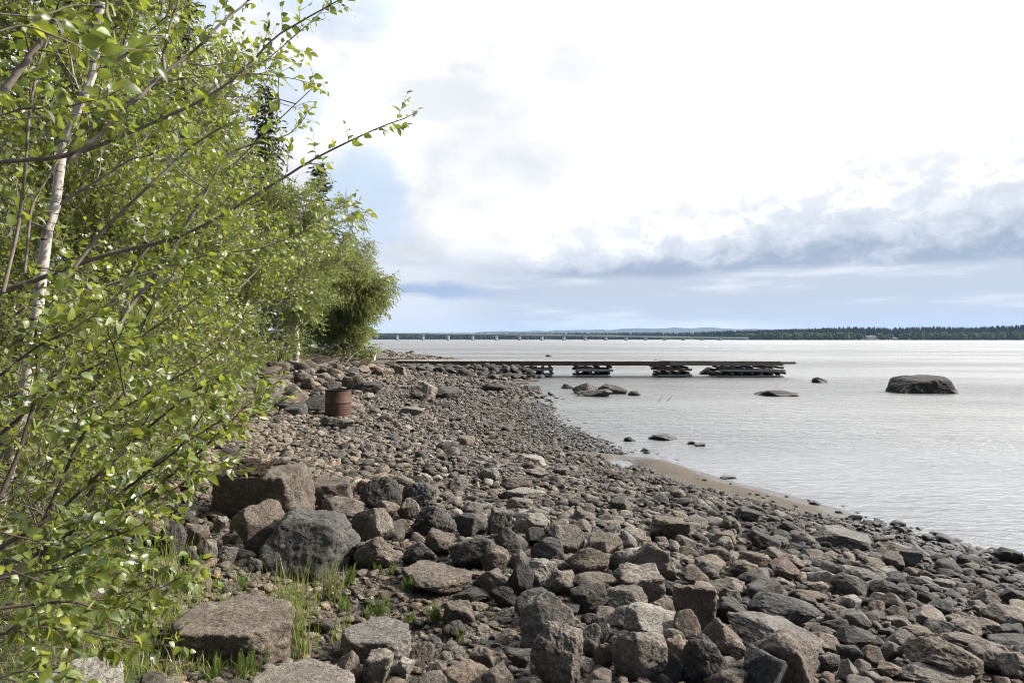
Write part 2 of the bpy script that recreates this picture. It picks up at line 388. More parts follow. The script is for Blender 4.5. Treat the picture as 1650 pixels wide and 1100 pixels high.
def plain(name, col, rough=0.8, nscale=20.0, amt=0.35, bump=0.3, dist=0.01, stretch=(1, 1, 1), metal=0.0, spec=0.3):
    m, t, b = material(name)
    p = t.vm('MULTIPLY', t.pos(), stretch); n = t.noise(p, nscale, 5, 0.65)
    c = t.mix(t.lin(n, 0.3, 0.7), tuple(x * (1 - amt) for x in col), tuple(min(1, x * (1 + amt)) for x in col))
    t.l.new(c, b.inputs['Base Color']); b.inputs['Roughness'].default_value = rough; b.inputs['Metallic'].default_value = metal
    b.inputs['Specular IOR Level'].default_value = spec
    if bump: t.l.new(t.bump(n, bump, dist), b.inputs['Normal'])
    return m

# ------------------------------------------------------------------ ground sheet and lake
def axis(fine0, fine1, step, lo, hi, g=1.22):
    a = list(np.arange(fine0, fine1 + 1e-6, step)); s = step
    while a[-1] < hi: s *= g; a.append(a[-1] + s)
    s = step; pre = []
    v = fine0
    while v > lo: s *= g; v -= s; pre.append(v)
    return np.array(pre[::-1] + a)
xs = axis(-9, 7.5, 0.09, -9000, 9000); ys = axis(1.2, 22, 0.09, -2500, 9000, 1.10)
X, Y = np.meshgrid(xs, ys); Z = height(X, Y)
Z = np.where(Y > 1200, -2.5, Z)
Dg = sdist(X, Y); 
zn = np.stack([X.ravel(), Y.ravel(), 0 * X.ravel()], 1); wob = fbm(zn * 1.3, 21, 3)
sandm = sstep(Dg.ravel() + 0.08 * wob, 1.06, 0.86) * sstep(Y.ravel(), 8.2, 9.0) * sstep(Y.ravel(), 14.0, 13.3)
soilm = sstep(bankx(Y.ravel()) + 0.55 * wob - X.ravel(), -0.7, 0.3) * sstep(Dg.ravel(), 2, 4)
soilm = np.maximum(soilm, 0.75 * np.exp(-(((X.ravel() + 1.5) / 1.1) ** 2 + ((Y.ravel() - 3.9) / 1.0) ** 2)))
nx, ny = len(xs), len(ys); gi = np.arange(nx * ny).reshape(ny, nx)
quads = np.stack([gi[:-1, :-1].ravel(), gi[:-1, 1:].ravel(), gi[1:, 1:].ravel(), gi[1:, :-1].ravel()], 1)
g = mesh_np('ground', np.stack([X.ravel(), Y.ravel(), Z.ravel()], 1), quads, GROUND, attrs={'zone': np.stack([sandm, soilm, 0 * soilm], 1)})
setp(g, 'stony beach and wooded bank that run down into the lake', 'ground', kind='structure')
wv = np.array([(-9000, -2000, 0), (9000, -2000, 0), (9000, 9000, 0), (-9000, 9000, 0)], float)
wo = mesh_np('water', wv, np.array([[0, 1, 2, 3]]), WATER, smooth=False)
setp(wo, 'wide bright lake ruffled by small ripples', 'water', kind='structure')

# ------------------------------------------------------------------ stones
_ICO = {}
def ico(n):
    if n in _ICO: return _ICO[n]
    p = (1 + 5 ** 0.5) / 2
    v = [(-1, p, 0), (1, p, 0), (-1, -p, 0), (1, -p, 0), (0, -1, p), (0, 1, p), (0, -1, -p), (0, 1, -p), (p, 0, -1), (p, 0, 1), (-p, 0, -1), (-p, 0, 1)]
    f = [(0, 11, 5), (0, 5, 1), (0, 1, 7), (0, 7, 10), (0, 10, 11), (1, 5, 9), (5, 11, 4), (11, 10, 2), (10, 7, 6), (7, 1, 8), (3, 9, 4), (3, 4, 2), (3, 2, 6), (3, 6, 8), (3, 8, 9), (4, 9, 5), (2, 4, 11), (6, 2, 10), (8, 6, 7), (9, 8, 1)]
    v = [np.array(a, float) / np.linalg.norm(a) for a in v]
    for _ in range(n):
        cache = {}; nf = []
        def mid(a, b):
            k = (min(a, b), max(a, b))
            if k not in cache:
                m_ = v[a] + v[b]; v.append(m_ / np.linalg.norm(m_)); cache[k] = len(v) - 1
            return cache[k]
        for a, b, c in f:
            ab, bc, ca = mid(a, b), mid(b, c), mid(c, a); nf += [(a, ab, ca), (b, bc, ab), (c, ca, bc), (ab, bc, ca)]
        f = nf
    _ICO[n] = (np.array(v), np.array(f, np.int32)); return _ICO[n]

def rotz(a): return np.array([[math.cos(a), -math.sin(a), 0], [math.sin(a), math.cos(a), 0], [0, 0, 1]])
def roty(a): return np.array([[math.cos(a), 0, math.sin(a)], [0, 1, 0], [-math.sin(a), 0, math.cos(a)]])
def rotx(a): return np.array([[1, 0, 0], [0, math.cos(a), -math.sin(a)], [0, math.sin(a), math.cos(a)]])

# a few boulders with a form of their own: facet directions, distances, edge sharpness
CUSTOM = {
 'peak': ([(-.10, -.85, .45), (-.80, -.10, .60), (.16, -.05, 1), (.80, 0, .55), (.9, -.45, -.1), (0, 0, -1), (0, 1, .1), (-.9, -.2, -.25)], [.60, .74, .70, .92, .98, .8, .7, .95], 22),
 'flattop': ([(0, -.10, 1), (0, -1, -.12), (.85, -.55, .05), (-.85, -.55, .05), (1, .2, 0), (-1, .2, .1), (.5, .9, .1), (-.5, .9, .1), (0, 0, -1), (.5, -.3, .85)], [.56, .78, .98, .98, 1.0, 1.0, .9, .9, .6, .90], 20),
 'whale': ([(-.05, -.15, 1), (-.62, -.2, .78), (1, -.1, .30), (0, -1, .30), (-1, 0, 0), (0, 1, .2), (0, 0, -1), (.55, -.2, .85)], [.60, .80, .98, .78, 1.05, .85, .7, .90], 16),
 'ledge': ([(0, -.05, 1), (.05, -1, -.25), (1, -.12, .15), (-1, -.1, 0), (0, 1, .2), (0, 0, -1), (.6, 0, .8), (.3, -.3, -.9)], [.60, .72, .95, 1.1, .9, .75, 1.02, .8], 26),
}
def stone_shape(sub, style, seed):
    """unit stone fitting the box -0.5..0.5; styles: round, angular, slab, block, lump"""
    rng = np.random.default_rng(seed); v, f = ico(sub)
    npl, sharp, jit = {**{k: (8, 20, .1) for k in CUSTOM}, 'round': (9, 12, 0.12), 'angular': (12, 27, 0.24), 'slab': (12, 26, 0.18), 'block': (6, 19, 0.10), 'lump': (12, 15, 0.20), 'wedge': (9, 30, 0.30)}[style]
    if style in CUSTOM:
        A, dd, sharp = CUSTOM[style]; A = np.array(A, float); dd = np.array(dd, float)
    elif style == 'block':
        A = np.array([(1, 0, 0), (-1, 0, 0), (0, 1, 0), (0, -1, 0), (0, 0, 1), (0, 0, -1)], float) + rng.normal(0, 0.16, (6, 3))
        A = np.vstack([A, rng.normal(0, 1, (4, 3))]); dd = np.concatenate([0.72 + rng.normal(0, jit, 6), 0.98 + rng.uniform(0, .12, 4)])
    else:
        A = []; k = 0                                          # well-spread facet directions
        while len(A) < npl and k < 4000:
            c = rng.normal(0, 1, 3); c /= np.linalg.norm(c); k += 1
            if all(c @ a < 0.72 for a in A): A.append(c)
        A = np.array(A); dd = 0.80 + rng.uniform(-jit, jit, len(A))
    A = A / np.linalg.norm(A, axis=1)[:, None]
    q = np.clip(v @ A.T, 1e-4, None) / dd                       # 1/r for every facet plane
    r = 1.0 / (np.sum(q ** sharp, 1) ** (1.0 / sharp))
    r = np.minimum(r, 1.25)
    p = v * r[:, None]
    s = seed % 1000
    amp = {**{k: .07 for k in CUSTOM}, 'round': 0.07, 'angular': 0.075, 'slab': 0.08, 'block': 0.095, 'lump': 0.11, 'wedge': 0.06}[style]
    nz = fbm(p * 1.6 + s, seed, 3, 0.5) * amp
    if sub >= 4: nz = nz + fbm(p * 7.0 + s, seed + 7, 3, 0.6) * amp * 0.42 + fbm(p * 18.0 + s, seed + 11, 2, 0.6) * amp * 0.16 - np.abs(vnoise(p * np.array([2.5, 3.0, 5.0]) + s, seed + 3)) * amp * 0.30
    p = p * (1 + nz)[:, None]
    if style == 'slab': p = p @ roty(rng.uniform(-.2, .2)).T
    lo, hi = p.min(0), p.max(0)
    return (p - (lo + hi) / 2) / (hi - lo), f

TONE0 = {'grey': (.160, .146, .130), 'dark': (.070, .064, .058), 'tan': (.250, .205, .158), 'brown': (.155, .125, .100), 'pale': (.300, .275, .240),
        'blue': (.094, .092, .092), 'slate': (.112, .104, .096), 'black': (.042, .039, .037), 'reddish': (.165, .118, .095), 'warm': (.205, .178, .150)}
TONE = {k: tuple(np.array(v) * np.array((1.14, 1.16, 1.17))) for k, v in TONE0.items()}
rocks = []        # (x, y, radius_x, radius_y, record)
PROJ = []
def make_rock(px0, py0, px1, py1, style, tone, yaw=0.0, flat=None, sub=4, seed=1, water=False, sink=0.14, tilt=(0, 0), deep=0.8):
    """one stone whose outline from the camera spans about this box of photo pixels, standing on the ground there"""
    wpx = px1 - px0; hpx = py1 - py0; Yd = hit((px0 + px1) / 2, min(py1, 1130) - 0.10 * hpx, 0, water)
    for _ in range(6):
        W = wpx * Yd / F; e = math.atan2(CZ - 0.3, Yd); app = hpx * Yd / F
        Dp = W * deep
        Hh = math.sqrt(max(app ** 2 - (Dp * math.sin(e)) ** 2, (0.42 * app) ** 2)) / math.cos(e)
        if flat: Hh = min(Hh, W * flat)
        Dp = min(Dp, math.sqrt(max(app ** 2 - (Hh * math.cos(e)) ** 2, (0.3 * app) ** 2)) / max(math.sin(e), 0.06), W * 1.1)
        Dp = max(Dp, 0.45 * min(W, Hh * 1.2))
        zc = CZ + ray(0, (py0 + py1) / 2)[1] * Yd
        a, _b = ray((px0 + px1) / 2, 0)
        gz = float(H(a * Yd, Yd)); gz = max(gz, 0.0) if water else gz
        want = hit((px0 + px1) / 2, (py0 + py1) / 2, Hh * (0.5 - sink), water)
        Yd = 0.5 * Yd + 0.5 * want
    x = a * Yd; z = gz - sink * Hh
    if water: Hh = min(Hh, W * .42) * (1 - sink) / 0.54; z = gz - 0.46 * Hh          # the lower half stands under water
    P_, f = stone_shape(sub, style, seed)
    v = P_ * np.array([W, Dp, Hh])
    if any(tilt) or yaw:
        v = v @ (rotz(yaw) @ roty(tilt[0]) @ rotx(tilt[1])).T
        lo, hi = v.min(0), v.max(0); v = (v - (lo + hi) / 2) * np.array([W / (hi[0] - lo[0]), 1, Hh / (hi[2] - lo[2])])
    v[:, 2] += Hh * 0.5
    c = np.array(TONE[tone]) * np.random.default_rng(seed).uniform(0.88, 1.12)
    o = mesh_np('rock', v, f, STONE, attrs={'tint': np.tile(c, (len(v), 1))}, loc=(x, Yd, z))
    rec = dict(o=o, x=x, y=Yd, w=W, d=Dp, h=Hh, tone=tone, style=style, px=(px0, py0, px1, py1), short=None)
    rocks.append(rec); return rec

# ------------------------------------------------------------------ stones that can be told apart
# box in the photo, shape, tone, short name, label, options
RL = [
 (352, 746, 503, 844, 'ledge', 'brown', 'mossy ledge boulder', 'big fractured boulder with brown moss on its flat top, beside the willow', dict(sub=5, deep=.9, seed=11)),
 (488, 770, 570, 820, 'block', 'brown', 'half-shaded block', 'blocky boulder half in shadow just beside the mossy ledge boulder', dict(seed=12, tilt=(.1, .1))),
 (380, 809, 458, 900, 'wedge', 'brown', 'leaning pointed boulder', 'pointed boulder leaning between the mossy ledge and the huge pitted boulder', dict(sub=5, seed=23, tilt=(.25, -.2))),
 (413, 822, 574, 930, 'peak', 'slate', 'huge pitted boulder', 'largest dark pitted boulder, with grass growing at its foot', dict(sub=5, seed=44, deep=.75, flat=.62)),
 (515, 798, 590, 840, 'slab', 'warm', 'wedge slab', 'tan wedge-shaped slab lying behind the huge pitted boulder', dict(seed=15)),
 (580, 767, 648, 832, 'round', 'dark', 'white-crusted boulder', 'dark rounded boulder with white lichen crust on top', dict(sub=5, seed=16)),
 (641, 775, 705, 830, 'lump', 'blue', 'smooth slate boulder', 'smooth slate-grey boulder with bare sides at the back of the heap', dict(sub=5, seed=17)),
 (565, 816, 632, 886, 'angular', 'warm', 'pale-faced boulder', 'many-faced tan boulder with a pale front, beside the huge pitted boulder', dict(sub=5, seed=18)),
 (600, 808, 644, 846, 'angular', 'brown', None, None, dict(seed=19)),
 (640, 802, 677, 842, 'angular', 'warm', None, None, dict(seed=20)),
 (570, 859, 646, 920, 'lump', 'brown', 'mottled boulder', 'brown mottled boulder standing among the horsetail shoots', dict(sub=5, seed=21)),
 (631, 834, 668, 869, 'round', 'brown', None, None, dict(seed=22)),
 (662, 813, 736, 872, 'lump', 'dark', 'black crusty boulder', 'rough boulder covered in black crusty lichen at the middle of the heap', dict(sub=5, seed=63)),
 (648, 871, 706, 914, 'lump', 'dark', 'shaded lumpy boulder', 'dark lumpy boulder in shade just above the half-buried slab', dict(seed=24)),
 (679, 852, 732, 894, 'angular', 'brown', None, None, dict(seed=25)),
 (732, 827, 780, 868, 'wedge', 'dark', 'sharp-edged boulder', 'dark sharp-edged boulder with a thin bright rim on its top', dict(seed=26)),
 (742, 808, 786, 846, 'wedge', 'grey', 'tilted plate', 'thin grey plate of stone tilted on its edge behind the heap', dict(seed=27, tilt=(.45, 0))),
 (724, 862, 800, 918, 'round', 'dark', 'broad dark boulder', 'broad rounded dark boulder in the front row above the half-buried slab', dict(sub=5, seed=28)),
 (774, 881, 821, 923, 'angular', 'brown', None, None, dict(seed=29)),
 (785, 820, 828, 866, 'block', 'grey', None, None, dict(seed=30)),
 (796, 850, 852, 898, 'angular', 'dark', 'heart-shaped boulder', 'dark boulder with a notched heart-like top, between the heap and beach', dict(seed=31)),
 (816, 884, 854, 920, 'angular', 'grey', None, None, dict(seed=32)),
 (828, 823, 884, 862, 'angular', 'pale', 'pale tan boulder', 'sunlit pale tan boulder at the back edge of the heap', dict(seed=33)),
 (846, 851, 894, 884, 'wedge', 'dark', None, None, dict(seed=34)),
 (855, 868, 910, 914, 'lump', 'dark', None, None, dict(seed=35)),
 (876, 843, 944, 896, 'angular', 'warm', 'cracked tan boulder', 'rough tan boulder with cracked faces beside the dark wedge stones', dict(sub=5, seed=36)),
 (645, 902, 762, 962, 'slab', 'brown', 'half-buried slab', 'broad smooth brown slab half buried at the edge of the grass', dict(sub=5, seed=37, flat=.3, deep=1.0, sink=.25)),
 (762, 917, 819, 958, 'lump', 'brown', None, None, dict(seed=38)),
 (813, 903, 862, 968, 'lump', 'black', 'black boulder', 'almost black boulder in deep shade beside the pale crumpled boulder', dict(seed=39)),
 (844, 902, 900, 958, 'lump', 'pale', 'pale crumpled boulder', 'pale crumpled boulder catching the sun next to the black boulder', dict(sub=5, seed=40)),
 (880, 918, 926, 960, 'angular', 'warm', None, None, dict(seed=41)),
 (913, 881, 983, 934, 'round', 'brown', 'loaf-shaped boulder', 'brown loaf-shaped boulder with rounded top in the middle of the heap', dict(sub=5, seed=42)),
 (939, 860, 1003, 904, 'wedge', 'brown', None, None, dict(seed=43)),
 (979, 884, 1034, 934, 'lump', 'grey', None, None, dict(seed=144)),
 (1016, 874, 1094, 946, 'angular', 'warm', 'ridged boulder', 'tan ridged boulder sloping toward the lake behind the square boulder', dict(sub=5, seed=45, tilt=(.3, 0))),
 (990, 913, 1068, 972, 'block', 'warm', 'square boulder', 'large square-cornered tan boulder behind the flat-topped triangle', dict(sub=5, seed=46, tilt=(.08, .1))),
 (916, 921, 997, 960, 'lump', 'brown', None, None, dict(seed=47, flat=.45)),
 (968, 943, 1044, 988, 'slab', 'warm', 'hollow-topped boulder', 'boulder with a shallow hollow on top, in front of the square boulder', dict(sub=5, seed=48)),
 (913, 938, 980, 988, 'lump', 'dark', None, None, dict(seed=49)),
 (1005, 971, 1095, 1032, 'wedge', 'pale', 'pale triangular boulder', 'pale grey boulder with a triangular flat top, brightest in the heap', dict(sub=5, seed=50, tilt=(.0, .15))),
 (1084, 938, 1156, 1016, 'block', 'brown', 'upright ribbed boulder', 'upright brown boulder with rough vertical ribs on its front', dict(sub=5, seed=51, tilt=(.05, .12))),
 (981, 1008, 1076, 1098, 'round', 'warm', 'big round boulder', 'big round tan boulder with a crease near its top, low in the heap', dict(sub=5, seed=52)),
 (836, 958, 930, 1052, 'angular', 'grey', 'flat-faced boulder', 'grey boulder with a wide flat face leaning behind the egg-shaped one', dict(sub=5, seed=53, tilt=(.2, .1))),
 (854, 1004, 940, 1112, 'lump', 'warm', 'tall furrowed boulder', 'tall furrowed boulder standing at the front edge of the heap', dict(sub=5, seed=54)),
 (828, 949, 902, 1004, 'round', 'dark', None, None, dict(seed=55)),
 (927, 1006, 968, 1062, 'angular', 'grey', 'grey kite stone', 'grey kite-shaped stone wedged between the furrowed and round boulders', dict(seed=56, tilt=(.3, 0))),
 (949, 996, 982, 1042, 'angular', 'dark', None, None, dict(seed=57)),
 (957, 1036, 990, 1082, 'round', 'brown', 'brown egg stone', 'small brown egg-shaped stone below the grey kite stone', dict(seed=58)),
 (1071, 1026, 1108, 1072, 'round', 'tan', 'smooth tan stone', 'smooth tan stone nestled against the big round boulder', dict(seed=59)),
 (1063, 1012, 1105, 1046, 'round', 'brown', None, None, dict(seed=60)),
 (1079, 984, 1132, 1040, 'slab', 'brown', None, None, dict(seed=61, tilt=(.5, 0))),
 (1099, 1027, 1178, 1110, 'lump', 'dark', 'dark brown boulder', 'big dark brown boulder with a pale vein near its top', dict(sub=5, seed=62)),
 (1122, 1000, 1202, 1066, 'angular', 'brown', 'jagged boulder', 'jagged brown boulder above the orange stone', dict(sub=5, seed=163)),
 (1070, 1056, 1108, 1104, 'angular', 'dark', None, None, dict(seed=64)),
 (1134, 1074, 1212, 1122, 'lump', 'brown', None, None, dict(seed=65)),
 (1172, 1040, 1206, 1070, 'angular', 'tan', 'orange stone', 'orange-tinted stone tucked under the jagged boulder', dict(seed=66)),
 (1108, 892, 1170, 922, 'round', 'tan', 'log-like stone', 'long weathered tan stone with bands like a piece of driftwood', dict(seed=67, flat=.5)),
 (1041, 832, 1114, 872, 'block', 'brown', 'cube boulder', 'cube-like brown boulder standing alone above the small stones', dict(sub=5, seed=68)),
 (1111, 900, 1164, 938, 'lump', 'grey', None, None, dict(seed=69)),
 (1094, 910, 1144, 948, 'slab', 'brown', None, None, dict(seed=70, tilt=(.3, 0))),
 (1142, 930, 1200, 968, 'angular', 'warm', None, None, dict(seed=71)),
 (1174, 903, 1222, 933, 'slab', 'brown', None, None, dict(seed=72)),
 (1157, 945, 1194, 978, 'round', 'grey', None, None, dict(seed=73)),
 (995, 850, 1042, 874, 'lump', 'warm', None, None, dict(seed=74)),
 (1207, 948, 1320, 1012, 'round', 'blue', 'speckled boulder', 'long rounded boulder speckled white and blue-grey', dict(sub=5, seed=75, tilt=(.18, 0))),
 (1180, 976, 1324, 1066, 'slab', 'grey', 'broad grained slab', 'broad grey slab with long grain below the speckled boulder', dict(sub=5, seed=76, tilt=(.25, .0), flat=.35, deep=1.0)),
 (1208, 1016, 1324, 1114, 'slab', 'brown', 'brown grained slab', 'brown slab with streaked grain sloping out of the bottom of the view', dict(sub=5, seed=77, tilt=(.4, 0), deep=.8)),
 (1194, 1042, 1278, 1118, 'wedge', 'blue', 'black and white slab', 'black and white streaked slab tilted against the brown grained slab', dict(sub=5, seed=78, tilt=(.5, 0))),
 (1298, 846, 1404, 888, 'slab', 'grey', 'flat sand-side slab', 'large flat grey slab lying where the sand strip ends', dict(sub=5, seed=79, flat=.28, deep=.9)),
 (1255, 894, 1297, 920, 'lump', 'brown', None, None, dict(seed=80)),
 (1347, 898, 1380, 916, 'round', 'blue', 'smooth dark oval', 'smooth dark blue-grey oval stone', dict(seed=81)),
 (1356, 914, 1414, 944, 'lump', 'grey', None, None, dict(seed=82, flat=.45)),
 (1269, 945, 1335, 974, 'lump', 'brown', None, None, dict(seed=83)),
 (1304, 936, 1345, 957, 'round', 'tan', None, None, dict(seed=84)),
 (1347, 1008, 1410, 1046, 'wedge', 'dark', 'dark hooked stone', 'dark smooth stone with a pale streak, among mid-sized brown stones', dict(seed=85)),
 (1301, 1019, 1356, 1052, 'slab', 'tan', None, None, dict(seed=86, tilt=(.25, 0))),
 (1361, 988, 1408, 1024, 'angular', 'grey', None, None, dict(seed=87)),
 (1354, 960, 1392, 987, 'angular', 'pale', None, None, dict(seed=88)),
 (1328, 984, 1362, 1012, 'lump', 'grey', None, None, dict(seed=89)),
 (1314, 1052, 1352, 1084, 'round', 'grey', None, None, dict(seed=90)),
 (1349, 1038, 1387, 1070, 'block', 'dark', None, None, dict(seed=91)),
 (1386, 1040, 1424, 1072, 'wedge', 'brown', None, None, dict(seed=92)),
 (1349, 1064, 1384, 1098, 'wedge', 'grey', None, None, dict(seed=93)),
 (1174, 930, 1198, 964, 'angular', 'pale', None, None, dict(seed=94)),
 (1451, 884, 1492, 922, 'wedge', 'blue', 'pointed grey stone', 'pointed grey stone standing up near the waterline', dict(sub=5, seed=95)),
 (1417, 872, 1470, 900, 'slab', 'warm', None, None, dict(seed=96)),
 (1468, 1026, 1582, 1102, 'slab', 'brown', 'big brown boulder', 'big brown boulder with a sloping grained face, nearest the waterside', dict(sub=5, seed=97, tilt=(.25, 0), flat=.6)),
 (1452, 1066, 1570, 1120, 'lump', 'warm', 'tan hump', 'long tan hump of rock in front of the big brown boulder', dict(sub=5, seed=98)),
 (1560, 1035, 1620, 1084, 'angular', 'warm', None, None, dict(seed=99)),
 (1602, 1048, 1668, 1100, 'slab', 'warm', None, None, dict(seed=100, tilt=(.3, 0))),
 (1590, 974, 1668, 1014, 'slab', 'warm', 'wide flat block', 'wide flat-topped block beside the blue-grey oval stone', dict(seed=101)),
 (1569, 950, 1610, 980, 'round', 'warm', 'round pale stone', 'round pale stone sitting on top of the small cobbles', dict(sub=5, seed=102)),
 (1603, 1003, 1649, 1034, 'round', 'blue', 'blue-grey oval stone', 'smooth blue-grey oval stone with thin veins', dict(sub=5, seed=103)),
 (1588, 1020, 1658, 1048, 'slab', 'dark', None, None, dict(seed=104)),
 (1549, 993, 1614, 1028, 'slab', 'brown', None, None, dict(seed=105, tilt=(.3, 0))),
 (1530, 998, 1582, 1030, 'lump', 'warm', None, None, dict(seed=106)),
 (1447, 1005, 1499, 1032, 'round', 'brown', None, None, dict(seed=107)),
 (1500, 931, 1543, 952, 'slab', 'grey', None, None, dict(seed=108)),
 (1504, 901, 1552, 922, 'lump', 'dark', None, None, dict(seed=109)),
 (1404, 956, 1436, 979, 'angular', 'tan', None, None, dict(seed=110)),
 (1430, 992, 1466, 1014, 'round', 'warm', None, None, dict(seed=111)),
 (1520, 1018, 1592, 1048, 'slab', 'brown', None, None, dict(seed=112)),
 (1613, 948, 1656, 976, 'slab', 'dark', None, None, dict(seed=113)),
 (1419, 1032, 1456, 1064, 'round', 'grey', None, None, dict(seed=114)),
 (1427, 1016, 1474, 1052, 'wedge', 'grey', None, None, dict(seed=115)),
 (1410, 1064, 1454, 1092, 'lump', 'tan', None, None, dict(seed=116)),
 (1458, 974, 1520, 1010, 'wedge', 'warm', None, None, dict(seed=117)),
 # foreground left of the heap
 (283, 964, 477, 1066, 'flattop', 'brown', 'flat-topped boulder', 'large flat-topped boulder with a black shaded front, beside the tall grass', dict(sub=5, seed=118, deep=.85, tilt=(.0, .0), sink=.10)),
 (392, 1066, 575, 1140, 'flattop', 'warm', 'white-flecked boulder', 'pale boulder with white and black flecks at the bottom of the view', dict(sub=5, seed=119, deep=.8, tilt=(.02, .12))),
 (551, 1002, 666, 1066, 'flattop', 'grey', 'oval speckled stone', 'oval speckled flat stone beside the flat-topped boulder', dict(sub=5, seed=120, flat=.45)),
 (80, 1066, 200, 1140, 'flattop', 'pale', 'pale willow-foot boulder', 'pale boulder half hidden under the lowest willow leaves', dict(sub=5, seed=121)),
 (531, 1040, 568, 1064, 'block', 'brown', None, None, dict(seed=122)),
 (540, 1053, 584, 1106, 'round', 'brown', 'smooth brown stone', 'smooth brown stone against the end of the white-flecked boulder', dict(seed=123)),
 (582, 1052, 634, 1108, 'block', 'warm', 'layered brown stone', 'layered brown stone with split edges near the bottom of the view', dict(seed=124, tilt=(.2, .1))),
 (639, 1060, 668, 1096, 'angular', 'pale', 'whitish shard', 'small whitish shard of stone standing on the gravel', dict(seed=125, tilt=(.4, 0))),
 (712, 970, 767, 1008, 'block', 'brown', 'brick-shaped stone', 'brick-shaped stone behind two clumps of horsetail', dict(seed=126)),
 (731, 946, 792, 973, 'slab', 'dark', None, None, dict(seed=127)),
 (790, 944, 834, 978, 'lump', 'black', None, None, dict(seed=128)),
 (754, 1042, 797, 1080, 'angular', 'brown', 'veined stone', 'brown stone crossed by a pale vein on the gravel', dict(seed=129)),
 (811, 1044, 858, 1076, 'wedge', 'dark', None, None, dict(seed=130)),
 (658, 1036, 700, 1078, 'lump', 'brown', None, None, dict(seed=131)),
 (684, 1066, 724, 1094, 'slab', 'brown', None, None, dict(seed=132)),
 (774, 1072, 828, 1116, 'angular', 'brown', None, None, dict(seed=133)),
 (699, 936, 744, 958, 'slab', 'reddish', 'reddish flat stone', 'reddish flat stone lying on the edge of the half-buried slab', dict(seed=134)),
 (756, 968, 788, 985, 'angular', 'tan', None, None, dict(seed=135)),
 (742, 1060, 764, 1080, 'angular', 'tan', None, None, dict(seed=136)),
 # heap in the shade of the mossy ledge
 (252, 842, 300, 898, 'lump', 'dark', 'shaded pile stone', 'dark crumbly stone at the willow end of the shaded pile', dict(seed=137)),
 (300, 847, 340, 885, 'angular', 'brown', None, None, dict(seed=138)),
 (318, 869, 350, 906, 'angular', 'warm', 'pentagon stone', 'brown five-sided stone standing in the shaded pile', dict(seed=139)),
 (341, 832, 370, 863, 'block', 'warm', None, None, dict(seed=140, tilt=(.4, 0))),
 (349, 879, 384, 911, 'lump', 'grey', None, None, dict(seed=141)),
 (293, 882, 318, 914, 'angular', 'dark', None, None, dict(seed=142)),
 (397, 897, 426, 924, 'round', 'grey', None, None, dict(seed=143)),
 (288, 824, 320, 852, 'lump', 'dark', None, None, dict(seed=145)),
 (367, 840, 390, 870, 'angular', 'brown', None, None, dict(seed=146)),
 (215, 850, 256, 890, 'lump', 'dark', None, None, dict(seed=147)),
 # mid beach
 (834, 732, 882, 754, 'block', 'pale', 'pale mid-beach block', 'pale block standing above the flat cobbles in the middle of the beach', dict(seed=148)),
 (800, 782, 880, 808, 'round', 'pale', 'long pale stone', 'long pale rounded stone lying alone behind the heap', dict(sub=5, seed=149, flat=.4)),
 (770, 752, 806, 782, 'slab', 'pale', 'pale stepped stone', 'pale stepped stone in front of the mid-beach block', dict(seed=150)),
 (845, 753, 885, 770, 'slab', 'warm', None, None, dict(seed=151)),
 (806, 768, 858, 789, 'slab', 'brown', None, None, dict(seed=152)),
 (893, 752, 920, 766, 'round', 'grey', None, None, dict(seed=153)),
 (815, 800, 860, 822, 'lump', 'warm', None, None, dict(seed=154)),
 (920, 818, 945, 842, 'angular', 'brown', None, None, dict(seed=155)),
 # round the barrel and up the bank
 (566, 612, 618, 638, 'lump', 'dark', 'dark barrel-side boulder', 'dark flat boulder just lakeward of the rusty barrel', dict(seed=156, flat=.45)),
 (506, 611, 541, 627, 'slab', 'brown', 'brown bank slab', 'brown slab lying on the bank behind the rusty barrel', dict(seed=157, tilt=(.25, 0))),
 (458, 649, 496, 674, 'round', 'blue', 'blue-grey bank stone', 'rounded blue-grey stone between the willow leaves and the rusty barrel', dict(seed=158)),
 (489, 635, 524, 658, 'angular', 'pale', 'pale barrel-side stone', 'pale pointed stone next to the rusty barrel on the bank side', dict(seed=159)),
 (463, 631, 494, 647, 'slab', 'pale', 'white bank slab', 'whitish flat slab showing behind the willow leaves', dict(seed=160)),
 (516, 668, 572, 694, 'slab', 'grey', 'barrel-foot slab', 'grey slab lying in front of the rusty barrel', dict(seed=161, flat=.4)),
 (472, 600, 502, 621, 'lump', 'brown', None, None, dict(seed=162)),
 (536, 586, 553, 602, 'angular', 'tan', None, None, dict(seed=263)),
 (570, 591, 598, 604, 'slab', 'tan', 'tan bank slab', 'tan flat stone on the bank below the white box', dict(seed=164)),
 (566, 628, 585, 639, 'round', 'tan', None, None, dict(seed=165)),
 (582, 632, 604, 647, 'angular', 'pale', None, None, dict(seed=166)),
 (440, 556, 470, 586, 'wedge', 'brown', 'mossy bank rock', 'bank rock under the trees with orange moss on its crown', dict(seed=167)),
 (505, 622, 530, 640, 'round', 'brown', None, None, dict(seed=168)),
 (555, 598, 578, 612, 'angular', 'warm', None, None, dict(seed=169)),
 (690, 622, 746, 644, 'slab', 'dark', 'low dark boulder', 'low dark flat boulder in the middle of the upper beach', dict(seed=170, flat=.4)),
 (775, 617, 818, 634, 'round', 'dark', 'rounded upper-beach boulder', 'rounded grey boulder on the upper beach below the jetty rubble', dict(seed=171)),
 (635, 588, 655, 608, 'block', 'warm', 'square rubble stone', 'square tan stone below the landward end of the jetty', dict(seed=172)),
 (683, 598, 697, 609, 'round', 'tan', None, None, dict(seed=173)),
 # standing in the lake
 (1436, 604, 1542, 636, 'whale', 'black', 'big lake boulder', 'largest dark boulder rising alone out of the open lake', dict(sub=5, seed=174, water=True, deep=.6, sink=.12)),
